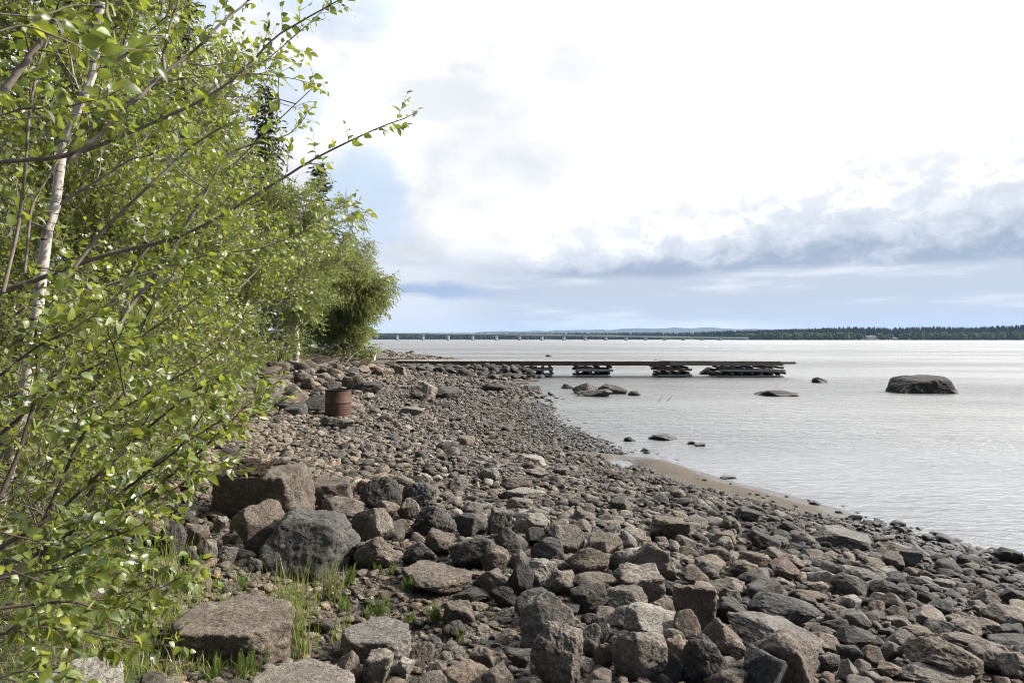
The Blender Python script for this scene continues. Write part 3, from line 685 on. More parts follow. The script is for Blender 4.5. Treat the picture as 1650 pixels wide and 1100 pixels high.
 (1306, 605, 1333, 619, 'lump', 'dark', 'small lake rock', 'small pointed rock in the lake between the jetty end and biggest boulder', dict(seed=175, water=True, sink=.2)),
 (1215, 627, 1280, 640, 'slab', 'dark', 'awash slab', 'low flat rock barely above the lake near the jetty end', dict(seed=176, water=True, flat=.2, sink=.25)),
 (1042, 697, 1094, 712, 'slab', 'dark', 'awash near slab', 'low flat dark rock just off the tip of the sand strip', dict(seed=177, water=True, flat=.22, sink=.3)),
 (1106, 710, 1122, 717, 'round', 'dark', None, 'tiny round rock beside a flat one off the sand strip', dict(seed=178, water=True, sink=.3)),
 (1119, 713, 1138, 720, 'slab', 'reddish', None, 'tiny reddish flat rock in the shallows off the sand strip', dict(seed=179, water=True, sink=.3)),
 (1125, 589, 1158, 605, 'lump', 'dark', 'crib-side rock', 'dark rock with a pale streak in the lake between the two outer log cribs', dict(seed=180, water=True)),
 (902, 616, 927, 629, 'round', 'dark', None, 'small dark dome at the shore end of the cluster of lake rocks', dict(seed=181, water=True, sink=.25)),
 (922, 613, 970, 637, 'round', 'grey', 'pink-ended lake boulder', 'rounded boulder with a pinkish end in the cluster off the beach', dict(sub=5, seed=182, water=True)),
 (960, 618, 1010, 636, 'lump', 'dark', 'low lake boulder', 'low grey-brown boulder behind the domed one in the lake cluster', dict(seed=183, water=True)),
 (928, 625, 984, 643, 'round', 'grey', 'domed lake boulder', 'light domed boulder in front of the lake cluster', dict(sub=5, seed=184, water=True, sink=.3)),
 (1012, 624, 1034, 639, 'angular', 'grey', 'outer lake rock', 'pointed grey rock standing just outside the cluster of lake rocks', dict(seed=185, water=True)),
 (848, 618, 872, 632, 'round', 'blue', 'dark shore dome', 'smooth dark dome at the waterline below the nearest log crib', dict(seed=186, water=True, sink=.3)),
 (618, 556, 636, 562, 'lump', 'dark', None, 'long dark rock far out in the lake beside the weeping birch', dict(seed=187, water=True, sink=.3)),
 (657, 561, 668, 566, 'round', 'dark', None, 'small rounded rock in the far lake beyond the beach point', dict(seed=188, water=True, sink=.3)),
 (651, 566, 661, 571, 'angular', 'dark', None, 'small jagged rock close behind the beach point', dict(seed=189, water=True, sink=.3)),
 (878, 571, 890, 576, 'slab', 'dark', None, 'tiny low rock in the lake seen over the middle of the jetty', dict(seed=190, water=True, sink=.3)),
 (1159, 764, 1186, 773, 'slab', 'grey', None, 'thin flat stone in shallow water beside the sand strip', dict(seed=191, water=True, flat=.2, sink=.3)),
 (1303, 804, 1322, 815, 'lump', 'black', None, 'black wet stone at the water edge near the end of the sand', dict(seed=192, water=True, sink=.25)),
 (1346, 820, 1358, 828, 'lump', 'black', None, 'small black wet stone by the flat sand-side slab', dict(seed=193, water=True, sink=.25)),
 (1436, 836, 1458, 849, 'lump', 'dark', None, 'dark wet stone in the shallows above the pointed grey stone', dict(seed=194, water=True, sink=.25)),
 (1471, 860, 1489, 873, 'round', 'black', 'black shallows stone', 'round black stone standing clear in the shallows', dict(seed=195, water=True, sink=.2)),
 (1536, 878, 1558, 891, 'wedge', 'black', None, 'pointed black stone in the shallows, second out from the beach', dict(seed=196, water=True, sink=.2)),
 (1611, 902, 1637, 917, 'wedge', 'black', None, 'wedge-shaped black stone in the shallows at the edge of the view', dict(seed=197, water=True, sink=.2)),
 (1505, 882, 1520, 892, 'lump', 'brown', None, None, dict(seed=198, water=True)),
 (1579, 898, 1597, 908, 'slab', 'dark', None, None, dict(seed=199, water=True)),
 (1004, 700, 1024, 712, 'lump', 'dark', None, 'dark wet stone at the shore end of the awash near slab', dict(seed=200, water=True)),
 (1032, 717, 1048, 729, 'round', 'dark', None, 'round wet stone in the shallows at the tip of the sand', dict(seed=201, water=True)),
 (962, 714, 978, 724, 'slab', 'dark', None, None, dict(seed=202, water=True)),
]
ONLY_CAT = {}
for (x0, y0, x1, y1, st, tn, short, lab, op) in RL:
    r_ = make_rock(x0, y0, x1, y1, st, tn, **op)
    big_ = r_['w'] > 0.45
    r_['short'] = short; r_['o']['category'] = 'boulder' if (big_ or (short and 'boulder' in short)) else 'rock'
    r_['o'].name = 'boulder' if r_['o']['category'] == 'boulder' else 'rock'
    if lab: r_['o']['label'] = lab
    r_['named'] = bool(lab)
for r_ in rocks:
    if r_['short'] in ('mossy ledge boulder', 'mossy bank rock'):       # a cap of moss draped over the top of the stone
        me = r_['o'].data; co = np.empty(len(me.vertices) * 3, np.float32); me.vertices.foreach_get('co', co); co = co.reshape(-1, 3)
        nr = np.empty(len(me.vertices) * 3, np.float32); me.vertices.foreach_get('normal', nr); nr = nr.reshape(-1, 3)
        nz_ = fbm(co * 9 / max(r_['w'], .3), 4, 3)
        keep = (nr[:, 2] + 0.35 * nz_ > (0.86 if 'ledge' in r_['short'] else .72)) & (co[:, 0] < r_['w'] * (0.12 + .1 * nz_))
        fa = np.array([p.vertices[:] for p in me.polygons if all(keep[i] for i in p.vertices)], np.int32)
        if len(fa):
            used = np.unique(fa); mp = -np.ones(len(co), int); mp[used] = np.arange(len(used))
            vv = co[used] + nr[used] * (0.010 + 0.018 * np.abs(fbm(co[used] * 60, 8, 2))[:, None]) + np.array([0, 0, .004])
            mm = plain('moss', (.032, .022, .013) if 'ledge' in r_['short'] else (.22, .085, .014), .95, 60, .5, .8, .02)
            mo = mesh_np('moss', vv, mp[fa], mm, parent=r_['o'])
print('hand rocks', len(rocks))

# ------------------------------------------------------------------ scattered stones, large to small
rng = np.random.default_rng(5)
HR = np.array([(r['x'], r['y'], r['w'] * .5, max(r['d'] * .5, .3 * r['w'])) for r in rocks])
cell = 0.2; bucket = {}
def free(x, y, r, k):
    ci, cj = int(x // cell), int(y // cell); n = int(math.ceil((r + .25) / cell))
    for i in range(ci - n, ci + n + 1):
        for j in range(cj - n, cj + n + 1):
            for (a, b, q) in bucket.get((i, j), ()):
                if (a - x) ** 2 + (b - y) ** 2 < (k * (r + q)) ** 2: return False
    return True
ST = []
def hollow(x, y): return ((x + 1.15) / 1.25) ** 2 + ((y - 4.0) / 0.85) ** 2
def scatter(n, r0, r1, k, ymin, ymax, dens):
    """darts thrown evenly over the beach; dens(x, y, d, u) thins them out"""
    yy = np.sqrt(rng.uniform(ymin ** 2, ymax ** 2, n)) if ymax < 16 else rng.uniform(ymin, ymax, n)
    lo_ = np.maximum(bankx(yy) - .2, -0.86 * yy - 1.2); hi_ = np.minimum(7.0, .86 * yy + 1.2) if ymin < 9 else np.interp(yy, [9, 14, 25, 46], [5.5, 3.5, 2.6, 2.2]); xx = lo_ + (hi_ - lo_) * rng.uniform(0, 1, n)
    dd = D(xx, yy); bx = bankx(yy); u = rng.uniform(0, 1, n); rr = r0 * (r1 / r0) ** rng.uniform(0, 1, n)
    near = np.min(((xx[:, None] - HR[:, 0]) / (HR[:, 2] + rr[:, None] * .55)) ** 2 + ((yy[:, None] - HR[:, 1]) / (HR[:, 3] + rr[:, None] * .55)) ** 2, 1) if n < 60000 else \
        np.concatenate([np.min(((xx[s:s + 20000, None] - HR[:, 0]) / (HR[:, 2] + rr[s:s + 20000, None] * .55)) ** 2 + ((yy[s:s + 20000, None] - HR[:, 1]) / (HR[:, 3] + rr[s:s + 20000, None] * .55)) ** 2, 1) for s in range(0, n, 20000)])
    p = dens(xx, yy, dd, rr)
    ok = (dd > -0.9) & (xx > bx - 0.15) & (near > 1.0) & (u < p)
    for i in np.where(ok)[0]:
        x, y, r = xx[i], yy[i], rr[i]
        if free(x, y, r, k):
            bucket.setdefault((int(x // cell), int(y // cell)), []).append((x, y, r)); ST.append((x, y, r, dd[i]))
def common(x, y, d, r):
    p = np.where(d > 0.05, 1.0, np.where(d > -0.35, 0.28, 0.05 + .05 * ((y > 13) & (y < 26))))
    sand = (d < 1.02 + .16 * np.sin(y * 2.3 + x) + r * .8) & (d > -0.4) & (y > 8.6) & (y < 13.6)
    return np.where(sand, np.where(r < .035, 0.025, 0.001), p)
def d_big(x, y, d, r):
    p = common(x, y, d, r) * np.where((x > 0.6) & (y < 7.5), 1.0, np.where(y < 16, 0.18, 0.35))
    p = np.where((d < 1.6) & (y > 7), p * 0.1, p)
    return np.where(hollow(x, y) < 1, p * 0.02, p)
def d_mid(x, y, d, r):
    p = common(x, y, d, r) * np.where((x > 0.3) & (y < 9), 1.0, np.where(y < 16, 0.45, 0.7)); p = np.where((d < 1.2) & (y > 7.5), p * 0.35, p)
    return np.where(hollow(x, y) < 1, p * 0.07, p)
def d_small(x, y, d, r): return common(x, y, d, r) * np.where(hollow(x, y) < 1, 0.35, 1.0)
def d_tiny(x, y, d, r):
    p = common(x, y, d, r); return np.where(hollow(x, y) < 1.2, 0.8, p * 0.75)
# rubble heaped under the landward end of the jetty
for i in range(900):
    x = rng.uniform(-8.5, 1.7); y = rng.normal(39.7, .75); r = rng.uniform(.16, .36) if i > 100 else rng.uniform(.30, .42)
    if free(x, y, r, .55):
        bucket.setdefault((int(x // cell), int(y // cell)), []).append((x, y, r)); ST.append((x, y, r, 2.0))
for i in range(500):                                   # broken slabs along the foot of the bank
    y = rng.uniform(15, 37); x = bankx(y) + abs(rng.normal(0, 1.7)); r = rng.uniform(.16, .42)
    if free(x, y, r, .9) and np.min(((x - HR[:, 0]) / (HR[:, 2] + r)) ** 2 + ((y - HR[:, 1]) / (HR[:, 3] + r)) ** 2) > 1 and abs(x + 3.9) + abs(y - 15) > 1.0:
        bucket.setdefault((int(x // cell), int(y // cell)), []).append((x, y, r)); ST.append((x, y, r, 5.0))
scatter(1300, .085, .15, .74, 2.3, 9, d_big)
scatter(1400, .10, .17, .74, 9, 46, d_big)
scatter(9000, .048, .088, .72, 2.3, 9, d_mid)
scatter(9000, .050, .098, .74, 9, 24, d_mid)
scatter(11000, .07, .12, .74, 24, 46, d_mid)
scatter(26000, .026, .052, .70, 2.3, 10, d_small)
scatter(46000, .038, .062, .72, 10, 24, d_small)
scatter(30000, .014, .034, .66, 2.3, 6.5, d_tiny)
scatter(16000, .020, .036, .66, 6.5, 11, d_tiny)
for i in range(900):                                   # the beach point beyond the jetty
    y = rng.uniform(44, 90); x = np.interp(y, [42.5, 57, 74, 90], [-0.8, -3, -6.2, -11]) - rng.uniform(0, 7); ST.append((x, y, rng.uniform(.12, .3), float(D(x, y))))
ST = np.array(ST); print('scattered', len(ST))

tones = list(TONE); 
def pick_tone(n):
    base = np.array([TONE[k] for k in ('grey', 'brown', 'dark', 'tan', 'warm', 'blue', 'pale', 'reddish')]); pr = np.array([.25, .23, .20, .08, .16, .03, .04, .012]); names = np.array(['grey', 'brown', 'dark', 'tan', 'warm', 'blue', 'pale', 'reddish'])
    k = rng.choice(8, n, p=pr / pr.sum()); return base[k] * rng.uniform(.75, 1.22, (n, 1)), names[k]
# the stones that show largest in the photo become rocks of their own
px_ = 825 + F * ST[:, 0] / ST[:, 1]; gz_ = H(ST[:, 0], ST[:, 1]); py_ = HY + F * (CZ - gz_) / ST[:, 1]
show = np.where((px_ > 240) & (px_ < 1640) & (py_ < 1090), ST[:, 2] / ST[:, 1], 0)
order = np.argsort(-show); NIND = max(0, 302 - len(rocks)); ind = order[:NIND]; rest = order[NIND:]
tcol, tname = pick_tone(len(ST))
dark_near = (1 - 0.34 * sstep(ST[:, 3], 4.0, 0.5)) * (1 + .22 * sstep(ST[:, 3], 5.0, 8.0)); tcol *= dark_near[:, None]     # stones rarely under water stay paler
tcol *= 1 + sstep(ST[:, 3], 4.0, 7.5)[:, None] * np.array([.10, .02, -.08])
rub = (np.abs(ST[:, 1] - 40.1) < 1.8) & (ST[:, 0] > -7) & (ST[:, 2] > .15); tcol[rub] = tcol[rub] * .35 + np.array([.045, .043, .040])
styles = ['lump', 'angular', 'slab', 'wedge', 'round', 'block']
for i in ind:
    x, y, r, d = ST[i]; st = styles[rng.choice(6, p=[.33, .18, .2, .07, .18, .04])]
    P_, f = stone_shape(4, st, 1000 + int(i) % 9000)
    W = 2 * r * rng.uniform(1.0, 1.22); Dp = W * rng.uniform(.62, .9); Hh = W * rng.uniform(.42, .68) * (.75 if st == 'slab' else 1)
    v = (P_ * np.array([W, Dp, Hh])) @ (rotz(rng.uniform(0, 6.28)) @ roty(rng.normal(0, .22)) @ rotx(rng.normal(0, .22))).T
    v[:, 2] -= v[:, 2].min(); gz = float(H(x, y))
    o = mesh_np('rock', v, f, STONE, attrs={'tint': np.tile(tcol[i], (len(v), 1))}, loc=(x, y, gz - .22 * Hh)); o['category'] = 'rock'
    rocks.append(dict(o=o, x=x, y=y, w=W, d=Dp, h=Hh, tone=tname[i], style=st, short=None, named=False))
# everything smaller: one mass of cobbles
mixs = ['angular', 'slab', 'round', 'lump', 'wedge', 'lump']
protos = {s: [stone_shape(s, mixs[k % 6], 77 + 13 * k) for k in range(30)] for s in (1, 2, 3)}
pro0 = [stone_shape(0, 'angular', 900 + k) for k in range(10)]
VV, FF, CC, SM = [], [], [], []; off = 0
scr = ST[rest, 2] / ST[rest, 1]
lvl = np.where(scr > .0155, 3, np.where(scr > .0075, 2, np.where(scr > .0036, 1, 0)))
for L in (0, 1, 2, 3):
    idx = rest[lvl == L]; pool = pro0 if L == 0 else protos[L]
    which = rng.integers(0, len(pool), len(idx))
    for k, (P_, f) in enumerate(pool):
        ii = idx[which == k]
        if not len(ii): continue
        n = len(ii); r = ST[ii, 2]; W = 2 * r * rng.uniform(.95, 1.25, n)
        sc = np.stack([W, W * rng.uniform(.55, .9, n), W * rng.uniform(.30, .60, n)], 1)
        a = rng.uniform(0, 6.283, n); b = rng.normal(0, .24, n); c = rng.normal(0, .24, n)
        ca, sa, cb, sb, cc_, sc_ = np.cos(a), np.sin(a), np.cos(b), np.sin(b), np.cos(c), np.sin(c)
        Rm = np.stack([np.stack([ca * cb, ca * sb * sc_ - sa * cc_, ca * sb * cc_ + sa * sc_], 1), np.stack([sa * cb, sa * sb * sc_ + ca * cc_, sa * sb * cc_ - ca * sc_], 1), np.stack([-sb, cb * sc_, cb * cc_], 1)], 1)
        v = np.einsum('nij,nkj->nki', Rm, P_[None] * sc[:, None, :])
        v[:, :, 2] += (H(ST[ii, 0], ST[ii, 1]) + sc[:, 2] * .24)[:, None]; v[:, :, 0] += ST[ii, 0][:, None]; v[:, :, 1] += ST[ii, 1][:, None]
        VV.append(v.reshape(-1, 3)); FF.append((f[None] + (np.arange(n) * len(P_))[:, None, None] + off).reshape(-1, 3)); CC.append(np.repeat(tcol[ii], len(P_), 0)); off += n * len(P_); SM.append(np.full(n * len(f), L >= 2, bool))
co_ = mesh_np('cobbles', np.concatenate(VV), np.concatenate(FF), STONE, attrs={'tint': np.concatenate(CC)}, smooth=np.concatenate(SM))
setp(co_, 'countless small grey and brown cobbles that cover the beach', 'cobbles', kind='stuff')

# labels for the stones that have none yet: tone, shape and the named stone next to them
def tone_word(r): return {'grey': 'grey', 'dark': 'dark', 'tan': 'tan', 'brown': 'brown', 'pale': 'pale', 'blue': 'blue-grey', 'black': 'black', 'reddish': 'reddish', 'warm': 'light brown', 'slate': 'slate'}[r['tone']]
def shape_word(r): return {'round': 'rounded', 'angular': 'angular', 'slab': 'flat', 'block': 'blocky', 'lump': 'lumpy', 'wedge': 'wedge-shaped', 'flattop': 'flat-topped'}.get(r['style'], 'lumpy')
def size_word(w): return 'fist-sized' if w < .17 else 'hand-sized' if w < .24 else 'head-sized' if w < .34 else 'knee-high'
marks = [(r['short'], r['x'], r['y']) for r in rocks if r['short']] 
BARREL_XY = (-3.87, 15.0)
marks += [('rusty barrel', *BARREL_XY)]
used = {}
def rel(r, m):
    dx_, dy_ = r['x'] - m[1], r['y'] - m[2]
    if abs(dx_) > abs(dy_): return 'lakeward of' if dx_ > 0 else 'bankward of'
    return 'behind' if dy_ > 0 else 'in front of'
for r in rocks:
    if r.get('named'): used[r['o']['label']] = 1; continue
    ms = sorted(marks, key=lambda m: (m[1] - r['x']) ** 2 + (m[2] - r['y']) ** 2)
    cand = []
    base = [f"{tone_word(r)} {shape_word(r)} stone", f"{size_word(r['w'])} {tone_word(r)} {shape_word(r)} stone"]
    for bs in base:
        cand += [f"{bs} just {rel(r, ms[0])} the {ms[0][0]}"]
    cand += [f"{base[0]} between the {ms[0][0]} and the {ms[1][0]}", f"{base[0]} between the {ms[0][0]} and the {ms[2][0]}", f"{base[1]} {rel(r, ms[1])} the {ms[1][0]}",
             f"{base[0]} between the {ms[1][0]} and the {ms[2][0]}", f"{base[1]} {rel(r, ms[2])} the {ms[2][0]}"]
    for a_ in ('second', 'third', 'fourth', 'fifth', 'sixth', 'seventh', 'eighth', 'ninth'):
        cand += [f"{a_} {base[1]} out {rel(r, ms[0])} the {ms[0][0]}", f"{a_} {base[0]} out {rel(r, ms[0])} the {ms[0][0]}"]
    for c in cand:
        if c not in used and len(c.split()) <= 16: r['o']['label'] = c; used[c] = 1; break
    else: print('no label', cand[0])
for r in rocks: r['o']['group'] = 'stones of the beach' if float(H(r['x'], r['y'])) > 0 else 'rocks standing in the lake'

# ------------------------------------------------------------------ box and bar helpers
class MB:
    def __init__(s): s.v = []; s.f = []; s.n = 0
    def add(s, v, f):
        s.v.append(np.asarray(v, float)); s.f += [tuple(int(i) + s.n for i in q) for q in f]; s.n += len(v); return s
    def box(s, c, size, rot=None, bev=0.0):
        x, y, z = [a / 2 for a in size]
        b = min(bev, x * .9, y * .9, z * .9)
        if b <= 0:
            v = np.array([(i, j, k) for i in (-x, x) for j in (-y, y) for k in (-z, z)])
            f = [(0, 1, 3, 2), (4, 6, 7, 5), (0, 4, 5, 1), (2, 3, 7, 6), (0, 2, 6, 4), (1, 5, 7, 3)]
        else:                                             # bevel along the long x axis: an octagon extruded
            yz = [(-y + b, -z), (y - b, -z), (y, -z + b), (y, z - b), (y - b, z), (-y + b, z), (-y, z - b), (-y, -z + b)]
            v = np.array([(-x, p, q) for p, q in yz] + [(x, p, q) for p, q in yz])
            f = [tuple(range(7, -1, -1)), tuple(range(8, 16))] + [(i, (i + 1) % 8, 8 + (i + 1) % 8, 8 + i) for i in range(8)]
        if rot is not None: v = v @ rot.T
        return s.add(v + np.asarray(c), f)
    def tube(s, p, r, k=8, caps=True):
        p = np.asarray(p, float); n = len(p); r = np.broadcast_to(np.asarray(r, float), (n,))
        tg = np.gradient(p, axis=0); tg /= np.linalg.norm(tg, axis=1)[:, None] + 1e-9
        ref = np.array([0, 0, 1.0]) if abs(tg[0, 2]) < .9 else np.array([1.0, 0, 0])
        u = np.cross(tg, ref); u /= np.linalg.norm(u, axis=1)[:, None] + 1e-9; w_ = np.cross(tg, u)
        a = np.arange(k) / k * 2 * math.pi
        v = (p[:, None] + r[:, None, None] * (np.cos(a)[None, :, None] * u[:, None] + np.sin(a)[None, :, None] * w_[:, None])).reshape(-1, 3)
        f = [(i * k + j, i * k + (j + 1) % k, (i + 1) * k + (j + 1) % k, (i + 1) * k + j) for i in range(n - 1) for j in range(k)]
        if caps: f += [tuple(range(k - 1, -1, -1)), tuple(range((n - 1) * k, n * k))]
        return s.add(v, f)
    def build(s, name, mat, parent=None, smooth=False, loc=None):
        v = np.concatenate(s.v); by = {}
        if parent is not None and parent.type == 'EMPTY' or parent is not None:
            base = np.array(parent.matrix_world.translation) if parent.parent is None else np.array(parent.parent.location) + np.array(parent.location)
            base = np.array(parent.location) if parent.parent is None else np.array(parent.parent.location) + np.array(parent.location)
            v = v - base
        elif loc is not None: v = v - np.asarray(loc)
        for q in s.f: by.setdefault(len(q), []).append(q)
        return mesh_np(name, v, [np.array(a) for a in by.values()], mat, parent, smooth=smooth, loc=loc)

WOOD = plain('weathered_wood', (.24, .215, .185), .85, 30, .55, .6, .01, stretch=(.12, 1, 1))
WOODP = plain('grey_planks', (.27, .25, .225), .8, 26, .45, .5, .006, stretch=(1, .12, 1))
LOGD = plain('dark_log_wood', (.14, .12, .10), .85, 40, .6, .8, .012, stretch=(.2, 1, 1))
LOGG = plain('grey_log_wood', (.46, .44, .41), .85, 40, .5, .8, .012, stretch=(.2, 1, 1))
LOGR = plain('reddish_log_wood', (.26, .18, .14), .85, 40, .5, .8, .012, stretch=(.2, 1, 1))
PLANKD = plain('dark_beam_wood', (.12, .10, .085), .85, 30, .6, .6, .01, stretch=(.15, 1, 1))

# ------------------------------------------------------------------ jetty
JY0, JY1 = 41.0, 43.1
def jx(px): return (px - 825) / F * JY0
jt = empty('jetty', (jx(600), (JY0 + JY1) / 2, 0), 'long weathered plank jetty on four log cribs reaching out over the lake', 'jetty')
rj = random.Random(4)
def decktop(x):
    px = x / JY0 * F + 825
    return CZ - (np.interp(px, [440, 520, 600, 640, 1060, 1281], [585.5, 583.6, 582.0, 581.2, 581.8, 583.0]) - HY) / F * JY0
m_ = MB(); xk = jx(632)
while xk < jx(1281) - .1:
    wk = rj.uniform(.13, .16); tz = decktop(xk) + rj.uniform(-.006, .006) + (.03 if xk > jx(1062) else 0)
    e0 = JY0 - rj.uniform(.02, .10); e1 = JY1 + rj.uniform(.02, .10)
    if xk + wk < jx(1258): m_.box((xk + wk / 2, (e0 + e1) / 2, tz - .02), (wk - .012, e1 - e0, .04), roty(rj.uniform(-.006, .006)))
    xk += wk
m_.build('deck', WOODP, jt)
m_ = MB(); x0, x1 = jx(455), jx(690)                                     # loose boards that lead up the bank
for q, (a, b, yy) in enumerate(((455, 600, 41.3), (520, 672, 41.55), (590, 688, 41.2))):
    xa, xb = jx(a), jx(b); za, zb = decktop(xa) + .09 + .03 * q, decktop(xb) + .06 + .02 * q
    m_.box(((xa + xb) / 2, yy + .1 * q, (za + zb) / 2), (math.hypot(xb - xa, zb - za), .24, .05), roty(-math.atan2(zb - za, xb - xa)))
m_.build('gangplank', WOODP, jt)
for yy, cut in ((JY0 + .02, 0), (JY0 + 1.05, 1), (JY1 - .05, 2)):
    for a, b, mt, dz in ((622, 862, PLANKD, 0), (862.3, 1079, PLANKD, .01), (1079.3, 1262, WOOD, -.0)):
        xa, xb = jx(a), jx(b); za, zb = decktop(xa) - .16 + dz, decktop(xb) - .16 + dz
        if a > 1000: za += .03; zb += .03
        m_ = MB(); m_.box(((xa + xb) / 2, yy, (za + zb) / 2), (math.hypot(xb - xa, zb - za), .12, .23), roty(-math.atan2(zb - za, xb - xa)), .015)
        m_.build('beam', mt, jt)
m_ = MB(); xa, xb = jx(1258), jx(1281); m_.box(((xa + xb) / 2, JY0 + .15, decktop(xb) - .055), (xb - xa, .5, .15), None, .02); m_.build('end_beam', WOODP, jt)
def log(m, a, b, r):
    a = np.array(a); b = np.array(b); n = 7; tt = np.linspace(0, 1, n)[:, None]
    p = a + (b - a) * tt + np.array([[rj.uniform(-.012, .012) for _ in range(3)] for _ in range(n)])
    m.tube(p, [r * (1 + rj.uniform(-.1, .1)) for _ in range(n)], 9)
def crib(pxa, pxb, layers, seed, light):
    rj.seed(seed)
    x0, x1 = jx(pxa), jx(pxb); xc = (x0 + x1) / 2
    zt = decktop(xc) - .28
    c = empty('log_crib', (xc - jt.location.x, 0, 0)); c.parent = jt
    zb = -.35; n = layers; pitch = (zt - zb) / n
    for k in range(n):
        z = zb + pitch * (k + .5); r = pitch * .47
        if k % 2 == (n % 2):
            for yy in (JY0 + .12, JY1 - .2):
                m = MB(); lo, hi = rj.uniform(-.10, .10), rj.uniform(-.08, .12)
                log(m, (x0 + lo, yy + rj.uniform(-.08, .06), z + rj.uniform(-.03, .03)), (x1 + hi, yy + rj.uniform(-.08, .06), z + rj.uniform(-.03, .03)), r * rj.uniform(.85, 1.05))
                m.build('log', light[k % len(light)] if yy < 42 else LOGD, c, True)
        else:
            for xx in np.linspace(x0 + .12, x1 - .12, 4 if x1 - x0 < 3 else 7):
                m = MB(); xx += rj.uniform(-.1, .1); log(m, (xx, JY0 - rj.uniform(.03, .10), z + rj.uniform(-.02, .02)), (xx + rj.uniform(-.1, .1), JY1 + .1, z), r * rj.uniform(.85, 1.1))
                m.build('log', LOGD, c, True)
    m = MB(); log(m, (x0 - .16, JY0 + .05, zt - pitch * .4), (x0 + .9, JY0 + .0, zt - pitch * .4), .06); m.build('log', LOGD, c, True)
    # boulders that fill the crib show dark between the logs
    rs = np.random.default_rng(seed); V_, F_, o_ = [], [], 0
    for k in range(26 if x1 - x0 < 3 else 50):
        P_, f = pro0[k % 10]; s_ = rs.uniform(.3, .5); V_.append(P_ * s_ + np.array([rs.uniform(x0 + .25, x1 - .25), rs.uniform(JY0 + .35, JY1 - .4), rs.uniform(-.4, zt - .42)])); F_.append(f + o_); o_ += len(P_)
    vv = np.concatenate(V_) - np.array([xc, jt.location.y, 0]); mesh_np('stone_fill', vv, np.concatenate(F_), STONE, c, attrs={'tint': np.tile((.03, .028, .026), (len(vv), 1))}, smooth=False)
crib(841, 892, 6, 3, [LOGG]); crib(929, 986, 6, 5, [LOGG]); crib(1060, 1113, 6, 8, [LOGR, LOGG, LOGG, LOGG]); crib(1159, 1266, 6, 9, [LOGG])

# ------------------------------------------------------------------ rusty barrel
def lathe(m, prof, k=40):
    n = len(prof); a = np.arange(k) / k * 2 * math.pi
    v = np.array([(r * math.cos(t_), r * math.sin(t_), z) for r, z in prof for t_ in a])
    m.add(v, [(i * k + j, i * k + (j + 1) % k, (i + 1) * k + (j + 1) % k, (i + 1) * k + j) for i in range(n - 1) for j in range(k)]); return m
def rust():
    m, t, b = material('rusty_steel'); p = t.pos(); n1 = t.noise(p, 9, 6, .65); n2 = t.noise(t.vm('MULTIPLY', p, (1, 1, .35)), 26, 6, .7); n3 = t.noise(p, 110, 4, .7)
    c = t.mix(t.lin(n1, .3, .7), (.050, .025, .017), (.125, .064, .042)); c = t.mix(t.ss(n2, .54, .68, 0, .75), c, (.035, .020, .016)); c = t.mix(t.ss(n2, .42, .30, 0, .55), c, (.20, .095, .055))
    c = t.mix(t.lin(n3, .4, .7, 0, .4), c, (.05, .025, .018))
    t.l.new(c, b.inputs['Base Color']); b.inputs['Roughness'].default_value = .68; b.inputs['Metallic'].default_value = .25
    t.l.new(t.bump(t.m('ADD', n2, t.m('MULTIPLY', n3, .5)), .5, .006), b.inputs['Normal']); return m
RUST = rust(); RUSTD = plain('soot_rust', (.022, .016, .013), .9, 30, .5, .5, .006)
Yb = hit(545, 670); bx_ = (545 - 825) / F * Yb; bz = float(H(bx_, Yb)) - .02; Rb = 42 / 2 * Yb / F; Hb = 44.5 * Yb / F
print('barrel', bx_, Yb, Rb, Hb)
br = empty('barrel', (bx_, Yb, bz), 'rusty open steel barrel with ribbed sides standing on the stony beach', 'barrel')
s_ = Hb
prof = [(Rb * .985, 0.0), (Rb * 1.005, .012), (Rb * 1.005, .03), (Rb * .98, .04), (Rb * .98, .10 * s_)]
for k in range(4): z0 = s_ * (.12 + .085 * k); prof += [(Rb * .98, z0), (Rb * .995, z0 + .018 * s_), (Rb * .995, z0 + .040 * s_), (Rb * .98, z0 + .060 * s_)]
prof += [(Rb * .98, .50 * s_), (Rb * 1.012, .525 * s_), (Rb * 1.015, .545 * s_), (Rb * .98, .57 * s_), (Rb * .98, s_ * .975)]
m_ = MB(); lathe(m_, prof); v = m_.v[0]
v[:, :2] *= (1 + 0.006 * fbm(v * 5, 3, 2))[:, None]
mesh_np('body', v, np.array(m_.f), RUST, br)
m_ = MB(); lathe(m_, [(Rb * .955, s_ * .97), (Rb * .955, .03), (0.001, .03)]); mesh_np('lining', m_.v[0], np.array(m_.f), RUSTD, br)
m_ = MB(); a = np.linspace(0, 2 * math.pi, 49); 
prr = [(Rb * .955, s_ * .968), (Rb * .96, s_ * .99), (Rb * .985, s_ * 1.0), (Rb * 1.012, s_ * .99), (Rb * 1.008, s_ * .968), (Rb * .98, s_ * .962)]
lathe(m_, prr + [prr[0]], 48); mesh_np('rim', m_.v[0], np.array(m_.f), RUSTD, br)
m_ = MB(); rr = random.Random(3)
for k in range(16): 
    t_ = rr.uniform(0, 6.28); q = Rb * .8 * math.sqrt(rr.random()); P_, f = pro0[k % 10]; m_.add(P_ * .14 + np.array([q * math.cos(t_), q * math.sin(t_), .1]), f)
vb = np.concatenate(m_.v); mesh_np('ash', vb, np.array(m_.f), plain('ash', (.10, .09, .08), .95, 60), br, smooth=False)

